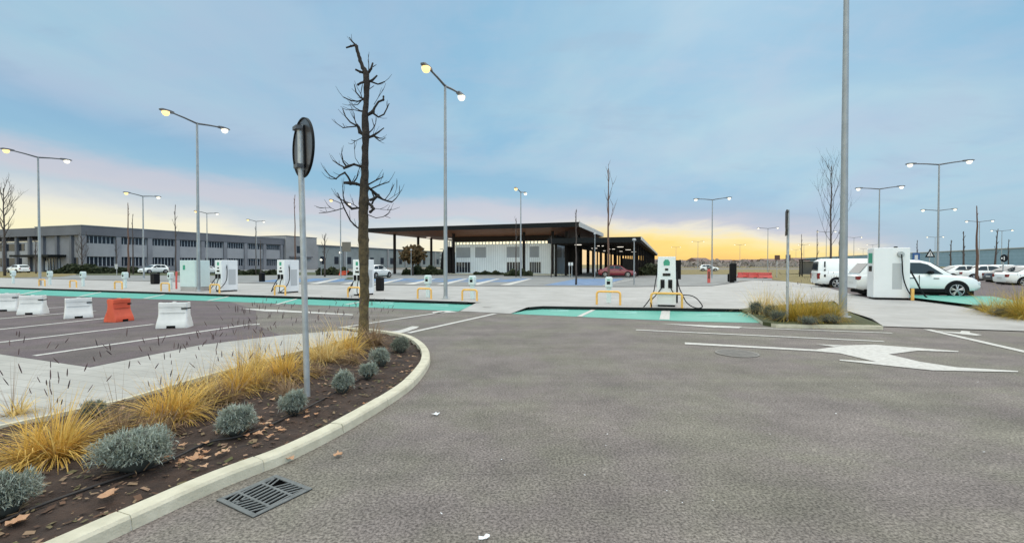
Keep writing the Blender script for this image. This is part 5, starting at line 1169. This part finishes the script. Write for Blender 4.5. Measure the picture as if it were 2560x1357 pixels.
for _ in range(900):
    q = Vector((rnd.gauss(0, 1), rnd.gauss(0, 1), rnd.gauss(0, .8)))
    q = q.normalized()*rnd.uniform(.25, 1)**.5*(1+.28*math.sin(q.x*4+1)*math.sin(q.z*5)); p = Vector((q.x*1.7, q.y*1.7, 2.9+q.z*1.25)); u_ = Vector((rnd.uniform(-1, 1), rnd.uniform(-1, 1), rnd.uniform(-1, 1))).normalized()*.16; v_ = u_.orthogonal()*.7; mb.add([p-u_-v_, p+u_-v_, p+u_+v_, p-u_+v_], [(0, 1, 2, 3)])
mb.build('leaves', 'rustleaf', tr)

# ------------------------------------------------------------------ pavilion
pv = thing('pavilion', 'white clad pavilion under a broad flat dark roof', 'building', W(0, 0), TH)
a0, a1, b0, b1 = -43.9, -11.1, 59.6, 83.1
# roof slab with an inward falling timber soffit
wa0, wa1, wb0, wb1 = -31.6, -15.6, 64.8, 79.5
roof = part('roof', MB().bx(a0, a1, b0, b1, 6.95, 7.05), 'pav_roof', pv)
part('fascia', MB().bx(a0, a1, b0-.06, b0-.001, 6.45, 7.08), 'pav_roof', roof)
part('fascia', MB().bx(a1+.001, a1+.07, b0-.06, b1, 6.45, 7.09), 'pav_edge', roof)
part('fascia', MB().bx(a0-.07, a0-.001, b0-.06, b1, 6.45, 7.09), 'pav_roof', roof)
zi = 5.75
so_ = MB(); o = [(a0, b0), (a1, b0), (a1, b1), (a0, b1)]; i_ = [(wa0, wb0), (wa1, wb0), (wa1, wb1), (wa0, wb1)]
for k in range(4):
    k2 = (k+1) % 4; so_.add([(*o[k], 6.46), (*o[k2], 6.46), (*i_[k2], zi), (*i_[k], zi)], [(0, 1, 2, 3)])
part('soffit', so_, 'soffit', roof)
part('beam', MB().bx(wa0-.15, wa1+.15, wb0-.15, wb1, 5.0, zi+.02), 'soffit_dark', pv)
part('wall', MB().bx(wa0, wa1, wb0, wb1, 0, 4.55), 'clad', pv)
part('clerestory', MB().bx(wa0+.05, wa1-.05, wb0+.06, wb1, 4.551, 4.999), 'pale_case', pv)
for k in range(28): part('strip_light', MB().bx(wa0+.3+k*.55, wa0+.62+k*.55, wb0+.02, wb0+.058, 4.62, 4.92), 'light_strip', pv)
for x0, x1 in ((wa0+.2, wa0+2.6), (wa0+3.4, wa0+5.2), (wa0+8.6, wa0+10.6), (wa0+12.2, wa0+13.6)): part('upper_window', MB().bx(x0, x1, wb0-.02, wb0-.001, 2.55, 4.15), 'win_louvre', pv)
for k in range(3): part('upper_window', MB().bx(wa1+.001, wa1+.02, wb0+1.5+k*4.4, wb0+4.4+k*4.4, 2.55, 4.15), 'win_louvre', pv)
for x0, x1 in ((wa0+.2, wa0+2.6), (wa0+8.6, wa0+10.8), (wa0+12.2, wa0+13.9)):
    wn = part('ground_window', MB().bx(x0, x1, wb0-.03, wb0-.001, .25, 1.85), 'pane', pv); mb = MB(); n = 5
    for j in range(n+1): xx = x0+(x1-x0)*j/n; mb.bx(xx-.05, xx+.05, wb0-.06, wb0-.031, .25, 1.85)
    mb.build('window_frame', 'frame_w', wn)
for a, b in ((a1-4.2, b0+2.6), (a1-8.4, b0+2.6), (a1-19.5, b0+2.6), (a1-29.8, b0+2.6), (a0+3, b0+9.8), (a0+3, b0+14.4), (a1-2.2, b0+2.6), (a1-2.2, b0+12), (a1-2.2, b0+21)):
    part('column', MB().bx(a-.16, a+.16, b-.16, b+.16, 0, 6.3), 'column', pv)
for a, b in ((a0+6, b0+8), (a0+8, b0+12), (a0+9.5, b0+15)): part('ceiling_lamp', MB().lathe([(.35, 0), (.35, .05)], 12, (a, b, 5.95)), 'ceiling_glow', pv)
part('plinth', MB().bx(wa0-2, wa1+3, wb0-3.2, wb0-.06, 0, .14), 'kerb', pv)
# service tower at the pavilion's left end
tw = thing('service_tower', 'dark slatted tower with two white bent pipes at the pavilion', 'tower', W(wa0-1.3, wb0+.2), TH)
MB().loft([[(-a, -a, z), (a, -a, z), (a, a, z), (-a, a, z)] for a, z in ((.95, 0), (.9, 1.6), (.75, 3.2), (.45, 4.3))]).build('body', 'column', tw)
for k in range(6): MB().bx(-1.25, -.80, -.5, -.2, .6+k*.65, .72+k*.65).build('slat', 'white_case', tw)
for x in (-.15, .55): MB().tube([(x-.22, -.3, 3.4), (x-.22, -.3, 5.0), (x-.12, -.3, 5.25), (x+.12, -.3, 5.25), (x+.22, -.3, 5.0), (x+.22, -.3, 4.2)], .09, 8).build('vent_pipe', 'white_case', tw, smooth=60)
# long lower canopy on the right
cn = thing('canopy', 'long low dark canopy on slim columns right of the pavilion', 'canopy', W(0, 0), TH)
c0, c1_, e0, e1 = -13.9, -2.95, 53.95, 140.0
rf = part('roof', MB().bx(c0, c1_, e0, e1, 4.35, 4.6), 'pav_roof', cn); part('fascia', MB().bx(c0, c1_, e0-.07, e0-.001, 4.05, 4.66), 'pav_roof', rf); part('edge_trim', MB().bx(c1_+.001, c1_+.08, e0-.07, e1, 4.28, 4.67), 'pav_edge', rf)  # right edge coloured pale to look caught by the sun
part('soffit', MB().bx(c0+.05, c1_-.05, e0+.01, e1-.05, 4.05, 4.34), 'soffit_dark', rf)
for k in range(15):
    for a in (c0+.8, (c0+c1_)/2, c1_-.8): part('column', MB().bx(a-.13, a+.13, e0+1+k*5.8-.13, e0+1+k*5.8+.13, 0, 4.05), 'column', cn)
for k in range(9): part('ceiling_lamp', MB().lathe([(.45, 0), (.45, .05)], 12, (c0+3+(k % 3)*2.2, e0+4+k*4.5, 3.98)), 'ceiling_glow', cn)
part('store_room', MB().bx(c0+.3, c0+1.7, e0+9, e0+12, 0, 4.04), 'column', cn)
fn = thing('slat_fence', 'dark slatted screen under the far end of the canopy', 'fence', W(0, 0), TH)
mb = MB()
for k in range(60): mb.bx(c1_-2.6+.02*k, c1_-2.52+.02*k, e0+6+k*.8, e0+6.35+k*.8, 0, 2.3)
mb.build('slats', 'column', fn)

# ------------------------------------------------------------------ far right warehouse and skyline
wh = thing('warehouse', 'immense blue grey warehouse on the horizon at the right', 'building', W(0, 0), TH)
part('wall', MB().bx(166, 240, 180, 900, 0, 9.6), 'warehouse', wh); part('roof', MB().bx(165.6, 241, 179.5, 901, 9.6, 10.0), 'car_silver', wh)
rnd = random.Random(21)
for i in range(12):
    px = 1655+i*31+rnd.uniform(-8, 8); Y = rnd.uniform(260, 330); b = P(px, 662, Y); hs = thing('far_house', '', 'house', (b.x, b.y, 0), rnd.uniform(-.5, .5), 'far houses on the horizon')
    place = ['above the black panel', 'left of the red post', 'above the red post', 'right of the red post', 'left of the black column', 'behind the black column', 'above the left red barrier', 'above the right red barrier', 'left of the brown signs', 'behind the brown signs', 'right of the edge-on sign', 'left of the white van'][i]
    kind = rnd.choice(['low', 'gabled']); w, d, h = rnd.uniform(4, 7), rnd.uniform(4, 6), rnd.uniform(2.2, 3.6)
    hs['label'] = f'small far {kind} house on the skyline {place}'
    MB().bx(-w, w, -d, d, 0, h).build('wall', 'house_wall', hs); rt = 1.2 if kind == 'low' else 2.2
    MB().add([(-w-.3, -d-.3, h), (w+.3, -d-.3, h), (w+.3, d+.3, h), (-w-.3, d+.3, h), (-w-.3, 0, h+rt), (w+.3, 0, h+rt)], [(0, 1, 5, 4), (2, 3, 4, 5), (1, 2, 5), (3, 0, 4), (0, 3, 2, 1)]).build('roof', 'house_roof', hs)
mb = MB()
for _ in range(3200):
    px = rnd.uniform(1560, 2240); Y = rnd.uniform(200, 380); b = P(px, 661, Y); h = (2.2+1.6*abs(math.sin(px*.031)*math.sin(px*.083+1)))*rnd.uniform(.1, 1.2)
    p = Vector((b.x, b.y, h)); s = rnd.uniform(.3, .8); u_ = Vector((rnd.uniform(-1, 1), rnd.uniform(-1, 1), rnd.uniform(-1, 1))).normalized()*s; v_ = u_.orthogonal()*rnd.uniform(.4, .9); mb.add([p-u_-v_, p+u_-v_, p+u_+v_, p-u_+v_], [(0, 1, 2, 3)])
tag(mb.build('treeline', 'farwood'), kind='stuff')
for px, yt, hgt in ((1812, 648, 9), ): pass
sh = thing('bus_shelter', 'dark open shelter left of the white van', 'shelter', G(2026, 692), TH)
MB().bx(-1.1, 1.1, -.7, .7, 2.0, 2.12).build('roof', 'black', sh); mb = MB()
for x in (-1, 1): mb.bx(x-.05, x+.05, -.6, -.5, 0, 2); mb.bx(x-.05, x+.05, .5, .6, 0, 2)
mb.build('posts', 'black', sh); MB().bx(-1, 1, .55, .6, .3, 1.9).build('back_panel', 'car_dark', sh)
